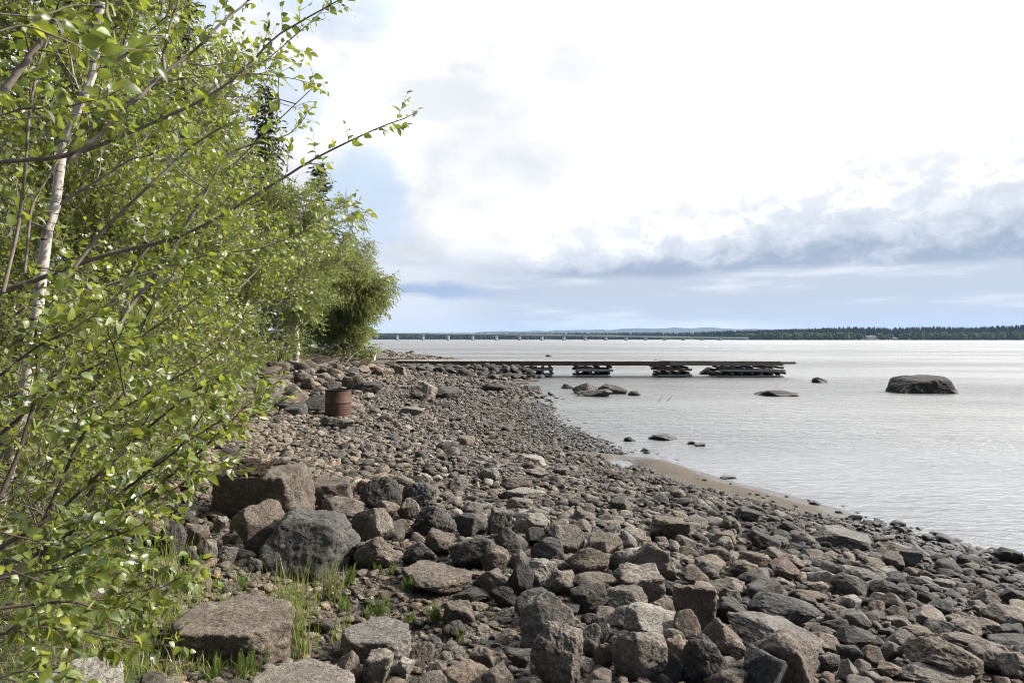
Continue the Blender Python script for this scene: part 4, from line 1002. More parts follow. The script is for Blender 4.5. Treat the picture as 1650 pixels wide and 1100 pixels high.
# ------------------------------------------------------------------ white box at the root of the jetty
WHITE = plain('chipped_white_paint', (.78, .78, .76), .55, 14, .10, .2, .003)
xw = (593 - 825) / F * 40.2; zw = CZ - (580.5 - HY) / F * 40.2
bxo = empty('white_box', (xw, 40.2, zw), 'low white wooden box at the landward end of the jetty', 'box')
wW, wH = 23 / F * 40.2, 6.6 / F * 40.2
m_ = MB()
for k in range(2): m_.box((xw, 40.0, zw + .03 + (k + .5) * wH / 2), (wW, .03, wH / 2 - .008), None, .004)
m_.build('front_board', WHITE, bxo)
m_ = MB(); m_.box((xw, 40.42, zw + .03 + wH / 2), (wW, .03, wH - .01), None, .004); m_.build('back_board', WHITE, bxo)
m_ = MB(); m_.box((xw, 40.21, zw + .03 + wH + .013), (wW + .05, .46, .022), None, .004); m_.build('lid', WHITE, bxo)
for s in (-1, 1):
    m_ = MB(); m_.box((xw + s * (wW / 2 - .02), 40.21, zw + .03 + wH / 2), (.03, .388, wH - .01)); m_.build('side_board', WHITE, bxo)
    m_ = MB(); m_.box((xw + s * .16 + .08, 40.05, zw - .03), (.10, .08, .115)); m_.build('foot', WHITE, bxo)

# ------------------------------------------------------------------ driftwood and twigs
DRIFT = plain('driftwood', (.17, .125, .085), .85, 30, .5, .6, .01, stretch=(.15, 1, 1))
def driftboard(pa, pb, wd, label, mat, name='driftwood', dz=0.0):
    Ya = hit(pa[0], pa[1], .02, True); Yb_ = hit(pb[0], pb[1], .02, True); Ya = Yb_ = (Ya + Yb_) / 2
    A = np.array([ray(pa[0], 0)[0] * Ya, Ya, 0]); B = np.array([ray(pb[0], 0)[0] * Yb_, Yb_ + .25, 0])
    A[2] = max(float(H(A[0], A[1])), 0) + .05 + dz; B[2] = max(float(H(B[0], B[1])), 0) + .05 + dz
    m = MB(); dv = B - A; m.box((A + B) / 2, (np.linalg.norm(dv), wd, .06), rotz(math.atan2(dv[1], dv[0])), .01)
    o = m.build(name, mat, loc=(A + B) / 2); return setp(o, label, 'driftwood', 'driftwood at the lake edge')
driftboard((797, 617), (852, 620), .16, 'dark soaked board lying in the shallows below the nearest log crib', LOGD)
driftboard((826, 613.5), (868, 614.5), .14, 'reddish broken board lying behind the dark soaked board', LOGR)
driftboard((838, 616), (866, 616), .10, 'short splintered yellowish board between the two longer driftwood boards', DRIFT, dz=.03)
BARKT = plain('dry_twig_bark', (.10, .085, .07), .9, 60)
tw = at(1075, 648, hit(1075, 648, 0, True)); yy = tw[1]
m_ = MB(); k_ = yy / F
for pts in ([(1046, 650), (1058, 648.5), (1072, 649.5), (1078, 648), (1086, 640), (1088, 638)], [(1060, 648.5), (1066, 642), (1069, 640)], [(1088, 650), (1093, 648.3), (1095, 650)]):
    m_.tube([((p - 825) * k_, yy + .1 * i, max(-.02, CZ - (q - HY) * k_)) for i, (p, q) in enumerate(pts)], .009, 5)
setp(m_.build('branch', BARKT, loc=(tw[0], yy, 0)), 'thin dead branch sticking up out of the lake', 'branch')
# brushwood on the bank
rb_ = random.Random(8); ox, oy = (525 - 825) / F * 31, 31.0; oz = float(H(ox, oy))
m_ = MB()
for k in range(46):
    x, y = ox + rb_.uniform(-1.5, 1.5), oy + rb_.uniform(-.9, .9); L = rb_.uniform(.7, 1.9); a = rb_.gauss(.1, .5); e = rb_.uniform(-.05, .45)
    p = np.array([x, y, float(H(x, y)) + rb_.uniform(.05, .35)]); dv = np.array([math.cos(a) * math.cos(e), math.sin(a) * math.cos(e), math.sin(e)])
    m_.tube([p + dv * L * s + np.array([0, 0, .12 * math.sin(s * 3)]) for s in (0, .33, .66, 1)], [.016, .012, .009, .004], 4, False)
setp(m_.build('brushwood', plain('grey_brushwood', (.22, .19, .16), .9, 50), loc=(ox, oy, oz)), 'heap of grey dead brushwood on the bank below the birch trees', 'brushwood')

# ------------------------------------------------------------------ far shore
def lin_strip(name, pts_front, depth, zback, mat, label, n=10):
    pf = np.array(pts_front, float); m = len(pf); V_ = []
    for j in range(n):
        s = j / (n - 1); z = zback * s ** .8
        for i, p in enumerate(pf): V_.append((p[0] * (1 + depth * s / p[1]), p[1] + depth * s, -1.0 if j == 0 else z * (1 + .3 * math.sin(i * 1.7 + j)) + .4))
    gi = np.arange(m * n).reshape(n, m); q = np.stack([gi[:-1, :-1].ravel(), gi[:-1, 1:].ravel(), gi[1:, 1:].ravel(), gi[1:, :-1].ravel()], 1)
    o = mesh_np(name, np.array(V_), q, mat); return setp(o, label, 'shore', kind='structure')
FARG = plain('far_shore_meadow', (.085, .105, .040), .95, .02, .5, 0)
def fshore(px):      # distance of the far waterline
    return np.interp(px, [-900, 500, 1120, 1190, 1260, 1700, 2600], [2500, 2350, 2000, 1560, 1400, 1300, 1150])
fp = [((px - 825) / F * fshore(px), fshore(px)) for px in np.linspace(-900, 2600, 90)]
lin_strip('far_shore', fp, 420, 9.0, FARG, 'low wooded shore on the other side of the lake')
rf = np.random.default_rng(12)
def conifer_mesh(rng_, sides=6, tiers=4):
    V_, F_ = [], []; o = 0
    for k in range(tiers):
        z0 = .10 + .72 * k / tiers; z1 = z0 + .36 * (1 - .35 * k / tiers); r = .20 * (1 - k / (tiers + .4))
        a = np.arange(sides) / sides * 6.283 + rng_.uniform(0, 1); rr_ = r * rng_.uniform(.6, 1.25, sides)
        V_ += [(c * q, s * q, z0 + rng_.uniform(-.03, .03)) for c, s, q in zip(np.cos(a), np.sin(a), rr_)] + [(0, 0, min(z1, 1.0))]
        F_ += [(o + i, o + (i + 1) % sides, o + sides) for i in range(sides)]; o += sides + 1
    return np.array(V_), np.array(F_)
def leafy_mesh(rng_):
    V_, F_ = [], []; o = 0; v, f = ico(1)
    for k in range(5):
        c = np.array([rng_.uniform(-.18, .18), rng_.uniform(-.18, .18), rng_.uniform(.35, .72)]); r = rng_.uniform(.16, .28)
        V_.append(v * r * np.array([1, 1, 1.15]) * (1 + .35 * fbm(v * 2 + k * 3, k + 5, 2))[:, None] + c); F_.append(f + o); o += len(v)
    return np.concatenate(V_), np.concatenate(F_)
CON = [conifer_mesh(rf) for _ in range(10)]; LEA = [leafy_mesh(rf) for _ in range(8)]
def far_material():
    m, t, b = material('far_foliage'); c = t.attr('tint'); n = t.noise(t.pos(), .5, 3, .6); c = t.mix(t.lin(n, .35, .65), t.vm('SCALE', c, .6), t.vm('SCALE', c, 1.3))
    t.l.new(c, b.inputs['Base Color']); b.inputs['Roughness'].default_value = 1; b.inputs['Specular IOR Level'].default_value = .05; return m
FARF = far_material()
acc = {'v': [], 'f': [], 'c': [], 'o': 0}
def plant(P_, f, p, hgt, wid, colr):
    a = rf.uniform(0, 6.28); v = (P_ @ rotz(a).T) * np.array([wid, wid, hgt]) + p
    acc['v'].append(v); acc['f'].append(f + acc['o']); acc['c'].append(np.tile(colr, (len(v), 1))); acc['o'] += len(v)
HOUSE_PX = [(1402, 26), (1440, 12), (1420, 8), (1490, 10)]
for i in range(9500):
    px = rf.uniform(380, 1900) if i % 3 else rf.uniform(1120, 1900); Y0 = fshore(px); s = rf.uniform(0, 1) ** 1.3; dep = s * (240 if px > 1180 else 160)
    x = (px - 825) / F * (Y0 + dep); y = Y0 + dep + 6; zg = 9 * (dep / 420) ** .8 + .3
    hill = np.interp(px, [1150, 1260, 1330, 1380, 1430, 1500, 1560, 1640, 1800], [0, 2, 5, 7, 5, 7, 5, 9, 9]) * s
    front = s < .18
    near_house = any(abs(px - h_) < w_ for h_, w_ in HOUSE_PX) and dep < 60
    meadow = (1436 < px < 1475 and dep < 45) or (1099 < px < 1135 and dep < 30) or (near_house)
    if meadow and rf.random() > .12: continue
    if front and px > 1185 and rf.random() < .8 or rf.random() < .10:
        k = rf.integers(0, 8); hh = rf.uniform(9, 17); g_ = rf.uniform(.8, 1.3)
        plant(*LEA[k], (x, y, zg + hill - .15 * hh), hh * 1.05, hh * rf.uniform(.9, 1.3), np.array((.070, .100, .030)) * g_)
    else:
        hh = rf.uniform(14, 22) * (1.05 if px > 1180 else 1.15); plant(*CON[rf.integers(0, 10)], (x, y, zg + hill * 1.2), hh, hh * rf.uniform(.8, 1.25), np.array((.026, .042, .020)) * rf.uniform(.75, 1.3))
fo = mesh_np('far_forest', np.concatenate(acc['v']), np.concatenate(acc['f']), FARF, attrs={'tint': np.concatenate(acc['c'])}, smooth=False)
setp(fo, 'dark mixed forest along the far shore of the lake', 'forest', kind='stuff')
# distant hills
HILLM = plain('hill_forest', (.022, .034, .018), 1, .004, .4, 0)
hx = np.linspace(-300, 1900, 150); hp = np.interp(hx, [-300, 560, 700, 760, 850, 930, 1000, 1060, 1150, 1220, 1290, 1420, 1900], [541, 541, 538, 535.5, 532.6, 531, 529.8, 528.2, 527.8, 529.5, 531.0, 534, 537])
V_ = []; 
for j, (yy, sc_) in enumerate(((7000, 0), (7600, .5), (8400, .9), (9000, 1.0), (9600, .8))):
    for i, px in enumerate(hx):
        top_ = (HY - hp[i]) / F * 9000; V_.append(((px - 825) / F * 9000 * (yy / 9000), yy, -2 + top_ * sc_ * (1 + .09 * vnoise(np.array([[px * .06, j * .7, 0]]), 3)[0]) + (6 * vnoise(np.array([[px * .4, j, 0]]), 9)[0] if j else 0)))
gi = np.arange(5 * 150).reshape(5, 150); q = np.stack([gi[:-1, :-1].ravel(), gi[:-1, 1:].ravel(), gi[1:, 1:].ravel(), gi[1:, :-1].ravel()], 1)
setp(mesh_np('hills', np.array(V_), q, HILLM), 'long low hills fading blue in the distance', 'hills', kind='structure')

# ------------------------------------------------------------------ bridge
CONC = plain('concrete', (.60, .60, .57), .85, .3, .15, 0); STEEL = plain('galvanised_rail', (.30, .33, .34), .6, 1, .1, 0); GIRD = plain('greenish_girder', (.30, .37, .36), .7, .3, .1, 0)
def bpt(k): return np.array([-168 + 36.0 * k, 1000 + 15.0 * k])
bz_top = lambda k: CZ + np.interp(k, [-6, 0, 4, 8, 12, 15, 17], [9.4, 8.6, 7.6, 5.9, 3.9, 2.6, 2.2])
bo = empty('bridge', (bpt(0)[0], bpt(0)[1], 0), 'long low road bridge on many pale piers far across the lake', 'bridge')
def along(name, mat, ks, dz0, dz1, off0, off1):
    m = MB(); nrm = np.array([15.0, -36.0]) / 39.0; V_ = []
    for k in ks:
        p = bpt(k); z = bz_top(k)
        for o_, dz in ((off0, dz0), (off1, dz0), (off1, dz1), (off0, dz1)): V_.append((p[0] + nrm[0] * o_, p[1] + nrm[1] * o_, z + dz))
    n = len(ks); m.add(V_, [(i * 4 + j, i * 4 + (j + 1) % 4, (i + 1) * 4 + (j + 1) % 4, (i + 1) * 4 + j) for i in range(n - 1) for j in range(4)] + [(3, 2, 1, 0), tuple(range(4 * n - 4, 4 * n))]); return m.build(name, mat, bo)
ks = np.linspace(-5, 16.6, 60)
along('deck', CONC, ks, -.55, 0, -4.8, 4.8); along('girder', GIRD, ks, -2.3, -.56, -2.8, 2.8)
for s in (-4.7, 4.6):
    m = MB(); nn = np.array([15.0, -36.0]) / 39.0; V_ = []
    for k in ks:
        p = bpt(k)
        for o_, dz in ((s, .9), (s + .12, .9), (s + .12, 1.15), (s, 1.15)): V_.append((p[0] + nn[0] * o_, p[1] + nn[1] * o_, bz_top(k) + dz))
    m.add(V_, [(i * 4 + j, i * 4 + (j + 1) % 4, (i + 1) * 4 + (j + 1) % 4, (i + 1) * 4 + j) for i in range(len(ks) - 1) for j in range(4)])
    for k in np.linspace(-5, 16.6, 260): p = bpt(k); nn = np.array([15.0, -36.0]) / 39.0; m.box((p[0] + nn[0] * s, p[1] + nn[1] * s, bz_top(k) + .46), (.14, .14, .9))
    m.build('railing', STEEL, bo)
for k in range(-4, 16):
    p = bpt(k); z = bz_top(k) - 2.32; m = MB(); rt = rotz(math.atan2(15, 36))
    m.box((p[0], p[1], (z - 2) / 2), (2.4, 6.2, z + 2), rt); pr_ = m.build('pier', CONC, bo)
    m = MB(); m.box((p[0], p[1], z - .5), (3.4, 7.4, .98), rt); m.build('pier_cap', CONC, pr_)
    m = MB(); m.box((p[0], p[1], .15), (3.3, 7.3, 1.1), rt); m.build('footing', plain('pier_footing', (.20, .13, .10), .9, .5) if k == -4 else bpy.data.materials['pier_footing'], pr_)
for k in (-2.5, .3, 3.4, 6.5, 9.6, 12.7):
    p = bpt(k); m = MB(); z = bz_top(k); m.tube([(p[0], p[1] + 4, z), (p[0], p[1] + 4, z + 7), (p[0] + .4, p[1] + 3, z + 7.6)], .12, 6); m.build('lamp_post', STEEL, bo)

# ------------------------------------------------------------------ houses on the far shore
def house(name, px, wpx, eave, ridge, wallc, roofc, label, setback=16, gable=True, wins=4):
    Y = fshore(px) + setback; x = (px - 825) / F * Y; W_ = wpx / F * Y; Dp = W_ * .6; zg = 1.2
    r = empty(name, (x, Y, zg), label, 'house'); m = MB(); m.box((x, Y, zg + eave / 2 - .4), (W_, Dp, eave + .8)); wl = m.build('wall', plain(name + '_paint', wallc, .8, .5, .08, 0), r)
    rm = plain(name + '_roofing', roofc, .8, .5, .2, 0); m = MB(); hw, hd = W_ / 2 + .5, Dp / 2 + .5
    V_ = [(-hw, -hd, eave), (hw, -hd, eave), (hw, hd, eave), (-hw, hd, eave), (-hw, 0, eave + ridge), (hw, 0, eave + ridge), (-hw, -hd, eave - .25), (hw, -hd, eave - .25), (hw, hd, eave - .25), (-hw, hd, eave - .25)]
    m.add(np.array(V_) + np.array((x, Y, zg)), [(0, 1, 5, 4), (2, 3, 4, 5), (0, 4, 3), (1, 2, 5), (0, 6, 7, 1), (2, 8, 9, 3), (6, 9, 8, 7), (0, 3, 9, 6), (1, 7, 8, 2)]); rf_ = m.build('roof', rm, r)
    m = MB(); m.box((x + W_ * .2, Y + .3, zg + eave + ridge), (.9, .9, 1.6)); m.build('chimney', rm, rf_)
    if gable:
        gw = W_ * .32; m = MB(); v = np.array([(-gw / 2, -hd - .8, -.4), (gw / 2, -hd - .8, -.4), (gw / 2, -hd - .8, eave + .6), (0, -hd - .8, eave + ridge + .4), (-gw / 2, -hd - .8, eave + .6)]); v2 = v + np.array([0, hd + .6, 0])
        m.add(np.vstack([v, v2]) + np.array((x, Y, zg)), [(0, 1, 2, 3, 4), (9, 8, 7, 6, 5)] + [(i, 5 + i, 5 + (i + 1) % 5, (i + 1) % 5) for i in range(5)]); m.build('gable', wl.data.materials[0], r)
    gm = bpy.data.materials.get('far_window') or plain('far_window', (.04, .05, .06), .2, 1, .1, 0)
    yf = Y - Dp / 2 - .04 
    for k in range(wins):
        m = MB(); xx = x + W_ * (-.42 + .84 * k / max(1, wins - 1)); m.box((xx, yf, zg + eave * .55), (W_ * .07, .1, eave * .35)); m.build('window', gm, r)
    m = MB(); m.box((x + W_ * .1, yf, zg + 1.05), (1.1, .12, 2.1)); m.build('door', rm, r)
    return r
house('white_house', 1402, 15.5, 5.0, 3.2, (.80, .80, .78), (.13, .12, .12), 'large white house with a front gable on the far shore', 20)
house('boathouse', 1441, 5.5, 2.6, 1.6, (.32, .13, .07), (.30, .27, .24), 'small red-brown boathouse at the water on the far shore', 3, False, 1)
house('cottage', 1421, 4.5, 3.4, 2.0, (.62, .60, .55), (.16, .15, .15), 'pale cottage half hidden in trees beyond the white house', 50, False, 2)
house('shed', 1466, 4, 2.4, 1.5, (.58, .57, .54), (.20, .19, .18), 'small pale shed at the edge of the far meadow', 24, False, 1)
house('cabin', 1563, 5, 2.5, 1.6, (.34, .20, .14), (.24, .22, .20), 'low reddish cabin on the far shore nearest the white mast', 6, False, 2)
Ym = fshore(1622); xm = (1622 - 825) / F * Ym; m = MB(); m.tube([(xm, Ym + 2, .3), (xm, Ym + 2, 5), (xm, Ym + 2, 11.5)], [.22, .2, .14], 8)
mo = empty('mast', (xm, Ym + 2, 0), 'slim white mast standing at the water on the far shore', 'mast'); m.build('pole', WHITE, mo); m = MB(); m.box((xm, Ym + 2, .3), (1.2, 1.2, .8)); m.build('base', CONC, mo)
m = MB(); m.tube([(xm, Ym + 2, 11.5), (xm, Ym + 2, 12)], .3, 8); m.build('top_mark', WHITE, mo)

# ------------------------------------------------------------------ plants
def leaf_material(name, col, trans, gloss=.35):
    m, t, b = material(name)
    c = t.attr('tint'); n = t.noise(t.pos(), 25, 3, .6)
    c2 = t.mix(t.lin(n, .3, .7), t.vm('SCALE', c, .8), t.vm('SCALE', c, 1.2))
    cb = t.vm('MULTIPLY', c2, col); ct = t.vm('MULTIPLY', c2, trans)
    t.l.new(cb, b.inputs['Base Color']); b.inputs['Roughness'].default_value = .36; b.inputs['Specular IOR Level'].default_value = gloss
    tr = t.new('ShaderNodeBsdfTranslucent'); t.l.new(ct, tr.inputs['Color'])
    mx = t.new('ShaderNodeAddShader'); t.l.new(b.outputs[0], mx.inputs[0]); t.l.new(tr.outputs[0], mx.inputs[1])
    out = [n_ for n_ in t.n if n_.type == 'OUTPUT_MATERIAL'][0]; t.l.new(mx.outputs[0], out.inputs['Surface'])
    return m
LEAF = leaf_material('alder_leaf', (.078, .104, .030), (.125, .152, .022), .5)
LEAF2 = leaf_material('birch_leaf', (.095, .122, .040), (.13, .155, .028), .3)
NEEDLE = leaf_material('spruce_needle', (.036, .052, .028), (.012, .016, .005), .15)
BARK = plain('grey_bark', (.20, .175, .155), .85, 30, .35, .5, .004)
BARKD = plain('dark_bark', (.075, .058, .048), .85, 40, .45, .5, .004)
TWIG = plain('brown_grey_twig', (.15, .12, .10), .8, 40, .4, .3, .003)
BARKR = plain('red_brown_twig', (.105, .055, .035), .7, 40, .4, .2, .002)
def birch_bark():
    m, t, b = material('birch_bark'); p = t.pos(); q = t.vm('MULTIPLY', p, (4, 4, 26)); n = t.noise(q, 1.0, 4, .6); n2 = t.noise(p, 7, 4, .6)
    c = t.mix(t.ss(n, .54, .60), (.50, .46, .43), (.06, .05, .045)); c = t.mix(t.ss(n2, .56, .68, 0, .7), c, (.13, .11, .10)); t.l.new(c, b.inputs['Base Color']); b.inputs['Roughness'].default_value = .7
    t.l.new(t.bump(n, .3, .004), b.inputs['Normal']); return m
BIRCH = birch_bark()
CATK = plain('green_catkin', (.16, .20, .06), .8, 120, .4, .6, .004)

# leaf blades: pointed oval folded along the midrib and bowed
def leaf_tpl(n=4, fold=.25, bow=.18, wid=.62):
    ts = np.linspace(0, 1, n + 1); V_ = []
    for s in ts:
        wd = wid * .5 * (math.sin(math.pi * min(1, s ** .75)) ** .85 if 0 < s < 1 else 0); zb = -bow * (s - .1) ** 2
        V_ += [(-wd, s, zb + fold * wd), (0, s, zb), (wd, s, zb + fold * wd)]
    F_ = []
    for i in range(n):
        a = 3 * i; F_ += [(a, a + 1, a + 4, a + 3), (a + 1, a + 2, a + 5, a + 4)]
    return np.array(V_), np.array(F_)
TPL_NEAR = leaf_tpl(5, .35, .30, .66); TPL_MID = leaf_tpl(2, .35, .25, .7)
TPL_FAR = (np.array([(0, 0, 0), (-.36, .5, .1), (0, 1, -.12), (.36, .5, .1)]), np.array([(0, 3, 2, 1)]))
TPL_SPRAY = (np.array([(0, 0, 0), (-.16, .35, -.05), (-.13, .75, -.1), (0, 1, -.16), (.13, .75, -.1), (.16, .35, -.05)]), np.array([(0, 5, 4, 1), (1, 4, 3, 2)]))

class Plant:
    def __init__(s, seed): s.rng = np.random.default_rng(seed); s.T = {}; s.L = []; s.cat = []
    def tube(s, key, p, r): s.T.setdefault((key, len(p)), []).append((np.asarray(p, float), np.asarray(r, float)))
    def leaf(s, p, d, size): s.L.append((*p, *d, size))
    def wood(s, key, sides):
        V_, F_, off = [], [], 0
        for (k, n), lst in s.T.items():
            if k != key: continue
            p = np.array([a for a, _ in lst]); r = np.array([b for _, b in lst]); m = len(p)
            tg = np.gradient(p, axis=1); tg /= np.linalg.norm(tg, axis=2, keepdims=True) + 1e-9
            ref = np.where(np.abs(tg[:, :1, 2:3]) < .9, np.array([0, 0, 1.0]), np.array([1.0, 0, 0])); u = np.cross(tg, ref); u /= np.linalg.norm(u, axis=2, keepdims=True) + 1e-9; w_ = np.cross(tg, u)
            a = np.arange(sides) / sides * 2 * math.pi
            v = p[:, :, None] + r[:, :, None, None] * (np.cos(a)[:, None] * u[:, :, None] + np.sin(a)[:, None] * w_[:, :, None])
            V_.append(v.reshape(-1, 3)); i, j = np.meshgrid(np.arange(n - 1), np.arange(sides), indexing='ij'); i = i.ravel(); j = j.ravel(); j2 = (j + 1) % sides
            q = np.stack([i * sides + j, i * sides + j2, (i + 1) * sides + j2, (i + 1) * sides + j], 1)
            F_.append((q[None] + (np.arange(m) * n * sides)[:, None, None] + off).reshape(-1, 4)); off += m * n * sides
        return (np.concatenate(V_), np.concatenate(F_)) if V_ else None
    def leaves(s, tpl, cols, droop=.25, flat=.6):
        L = np.array(s.L); n = len(L); rng = s.rng; d = L[:, 3:6] + rng.normal(0, .28, (n, 3)) - np.array([0, 0, droop]); d /= np.linalg.norm(d, axis=1)[:, None]
        up = np.array([0, 0, flat]) + rng.normal(0, .55, (n, 3)); x = np.cross(d, up); x /= np.linalg.norm(x, axis=1)[:, None] + 1e-9; z = np.cross(x, d)
        Rm = np.stack([x, d, z], 2) * L[:, 6][:, None, None]; P_, f = tpl
        asp = rng.uniform(.8, 1.15, n); PP = np.repeat(P_[None], n, 0); PP[:, :, 0] *= asp[:, None]
        v = np.einsum('nij,nkj->nki', Rm, PP) + L[:, None, :3]; k = len(P_)
        F_ = (f[None] + (np.arange(n) * k)[:, None, None]).reshape(-1, f.shape[1])
        cols = np.array(cols); w_ = rng.uniform(0, 1, (n, 1)); c = (cols[0] * (1 - w_) + cols[1] * w_) * rng.uniform(.75, 1.2, (n, 1)); yel = rng.uniform(0, 1, n) < .012; c[yel] = c[yel] * np.array([1.4, 1.3, .9])
        return v.reshape(-1, 3), F_, np.repeat(c, k, 0)
def unit(v): v = np.asarray(v, float); return v / (np.linalg.norm(v) + 1e-9)
def branch_pts(rng, p, d, L, n, wander, trop):
    pts = [np.array(p, float)]; d = unit(d)
    for i in range(n - 1):
        d = unit(d + rng.normal(0, wander, 3) + np.array([0, 0, trop])); pts.append(pts[-1] + d * L / (n - 1))
    return np.array(pts)
def side_dir(rng, d, ang):
    d = unit(d); r = rng.normal(0, 1, 3); r -= r @ d * d; r = unit(r); return math.cos(ang) * d + math.sin(ang) * r
def twig(pl, p, d, L, lsize, spacing, r=.0022, trop=.05, wander=.16, key='twig', nn=4, start=.12):
    pts = branch_pts(pl.rng, p, d, L, nn, wander, trop); pl.tube(key, pts, np.linspace(r, r * .4, nn))
    k = max(2, int(L / spacing)); seg = np.linspace(start, 1, k); side = 1
    for s in seg:
        i = min(int(s * (nn - 1)), nn - 2); q = s * (nn - 1) - i; pos = pts[i] * (1 - q) + pts[i + 1] * q; dd = unit(pts[i + 1] - pts[i])
        side = -side; ld = side_dir(pl.rng, dd, pl.rng.uniform(.6, 1.2)) if s < .97 else dd
        pl.leaf(pos + dd * .002, ld, lsize * pl.rng.uniform(.6, 1.15) * (1.0 - .25 * (s > .9)))
    return pts
def limb(pl, p, d, L, r, lvl, spec, key='limb'):
    """a bough that forks down to leafy twigs"""
    rng = pl.rng; n = 7 if lvl == 0 else 5; pts = branch_pts(rng, p, d, L, n, spec['wander'], spec['trop'][lvl]); pl.tube(key if lvl < 2 else 'twig', pts, np.linspace(r, r * .35, n))
    if lvl >= spec['levels']:
        return
    kids = max(1, int(L * spec['dens'][lvl])); last = lvl + 1 >= spec['levels']
    for k in range(kids):
        s = spec.get('from', .2) + (1 - spec.get('from', .2)) * (k + rng.uniform(0, 1)) / kids; s = min(s, .999); i = min(int(s * (n - 1)), n - 2); q = s * (n - 1) - i
        pos = pts[i] * (1 - q) + pts[i + 1] * q; dd = side_dir(rng, pts[i + 1] - pts[i], rng.uniform(.5, 1.05)); dd[2] += spec.get('lift', .1)
        if last: twig(pl, pos, dd, spec['twig'] * rng.uniform(.6, 1.3), spec['leaf'], spec['ls'], spec.get('tr', .0025), spec.get('ttrop', .02))
        else: limb(pl, pos, dd, L * rng.uniform(.38, .6) * (1.15 - .5 * s), r * .5, lvl + 1, spec, key)
    if last: twig(pl, pts[-1], pts[-1] - pts[-2], spec['twig'], spec['leaf'], spec['ls'], spec.get('tr', .0025), spec.get('ttrop', .02))
def finish(pl, name, label, cat, base, trunk=None, wood_mat=BARK, twig_mat=BARKD, leaf_mat=LEAF, tpl=TPL_FAR, cols=((1, 1, 1), (1, 1, 1)), group=None, trunk_mat=None, droop=.25, sides=(8, 6, 3), crown='crown'):
    o = empty(name, base, label, cat, group); b = np.array(base)
    def joined(pname, bits, mats):
        vs, fs, cs, mi, off = [], {}, [], {}, 0
        for v, f, c, k in bits:
            vs.append(v - b); fs.setdefault(f.shape[1], []).append(f + off); mi.setdefault(f.shape[1], []).append(np.full(len(f), k)); cs.append(c); off += len(v)
        ks_ = list(fs); mesh_np(pname, np.concatenate(vs), [np.concatenate(fs[k]) for k in ks_], mats, o, attrs={'tint': np.concatenate(cs)}, midx=np.concatenate([np.concatenate(mi[k]) for k in ks_]))
    one = lambda g_: np.ones_like(g_[0])
    tr, li, tw_ = pl.wood('trunk', sides[0]), pl.wood('limb', sides[1]), pl.wood('twig', sides[2])
    joined('trunk', [(g_[0], g_[1], one(g_), k) for k, g_ in enumerate((tr, li)) if g_], [trunk_mat or wood_mat, wood_mat])
    v, f, c = pl.leaves(tpl, cols, droop)
    bits = [(v, f, c, 0)] + ([(tw_[0], tw_[1], one(tw_), 1)] if tw_ else [])
    if pl.cat:
        m = MB()
        for p, d in pl.cat: pts = branch_pts(pl.rng, p, d, .045, 4, .12, -.05); m.tube(pts, [.0035, .0055, .005, .0015], 6, False)
        cv = np.concatenate(m.v); bits.append((cv, np.array(m.f), np.ones_like(cv), 2))
    joined(crown, bits, [leaf_mat, twig_mat, CATK])
    return o

GREENS = ((.66, .72, .85), (1.45, 1.32, 1.0)); DEEP = ((.75, .85, .95), (1.1, 1.05, .9))
# --- trees of the bank, near to far
def deciduous(name, label, cat, px, Y, top_py, width_px, seed, lean=(0, 0), trunk_r=.08, nl=16, spec=None, low=.12, leafm=LEAF, cols=GREENS, barkm=BARK, trunkm=None, twigm=TWIG, tpl=TPL_FAR, droop=.25, stems=1):
    pl = Plant(seed); rng = pl.rng; x = (px - 825) / F * Y; z = float(H(x, Y)) if x > GX0 else 1.2; base = np.array((x, Y, z - .1))
    top = CZ + (HY - top_py) / F * Y; Ht = top - z; Wd = width_px / F * Y
    for s_ in range(stems):
        l2 = np.array([lean[0] + rng.normal(0, .22) * (stems > 1), lean[1] + rng.normal(0, .2) * (stems > 1), 0]); hs = Ht * (1 if s_ == 0 else rng.uniform(.65, .95))
        n = 10; tt = np.linspace(0, 1, n)[:, None]; pts = base + np.array([0, 0, hs]) * tt + l2 * hs * tt ** 1.4 + np.cumsum(rng.normal(0, .012 * hs, (n, 3)), 0) * np.array([1, 1, .2]) * (tt > 0)
        pl.tube('trunk', pts, trunk_r * (1 - .86 * tt[:, 0]) / (1 if stems == 1 else 1.5))
        m = max(5, nl // stems)
        for k in range(m):
            s = low + (0.97 - low) * (k + rng.uniform(0, 1)) / m; i = min(int(s * (n - 1)), n - 2); q = s * (n - 1) - i; pos = pts[i] * (1 - q) + pts[i + 1] * q
            a = rng.uniform(0, 6.283); prof = math.sin(math.pi * min(1, .25 + .75 * (1 - s))) ** .7
            limb(pl, pos, (math.cos(a), math.sin(a), rng.uniform(.15, .9)), Wd * .5 * prof * rng.uniform(.75, 1.1) + .2, trunk_r * .34 * (1.1 - .7 * s), 0, spec)
    return finish(pl, name, label, cat, tuple(base), None, barkm, twigm, leafm, tpl, cols, 'trees and shrubs of the wooded bank', trunkm, droop)
SP_MID = dict(levels=2, dens=(9.0, 12.0), trop=(.06, .04), wander=.13, twig=.36, leaf=.080, ls=.037, lift=.15, tr=.0045)
SP_FAR = dict(levels=2, dens=(6.0, 9.0), trop=(.05, .02), wander=.13, twig=.52, leaf=.110, ls=.050, lift=.1, tr=.005)
SP_WEEP = dict(levels=2, dens=(10.0, 12.0), trop=(.03, -.12), wander=.16, twig=.50, leaf=.105, ls=.055, lift=-.05, tr=.004, ttrop=-.20)
deciduous('weeping_birch', 'weeping birch with hanging twigs at the lakeward end of the trees', 'birch tree', 550, 40, 392, 146, 101, (.09, 0), .13, 46, SP_WEEP, .03, LEAF2, GREENS, BARKD, BIRCH, droop=.9, stems=2)
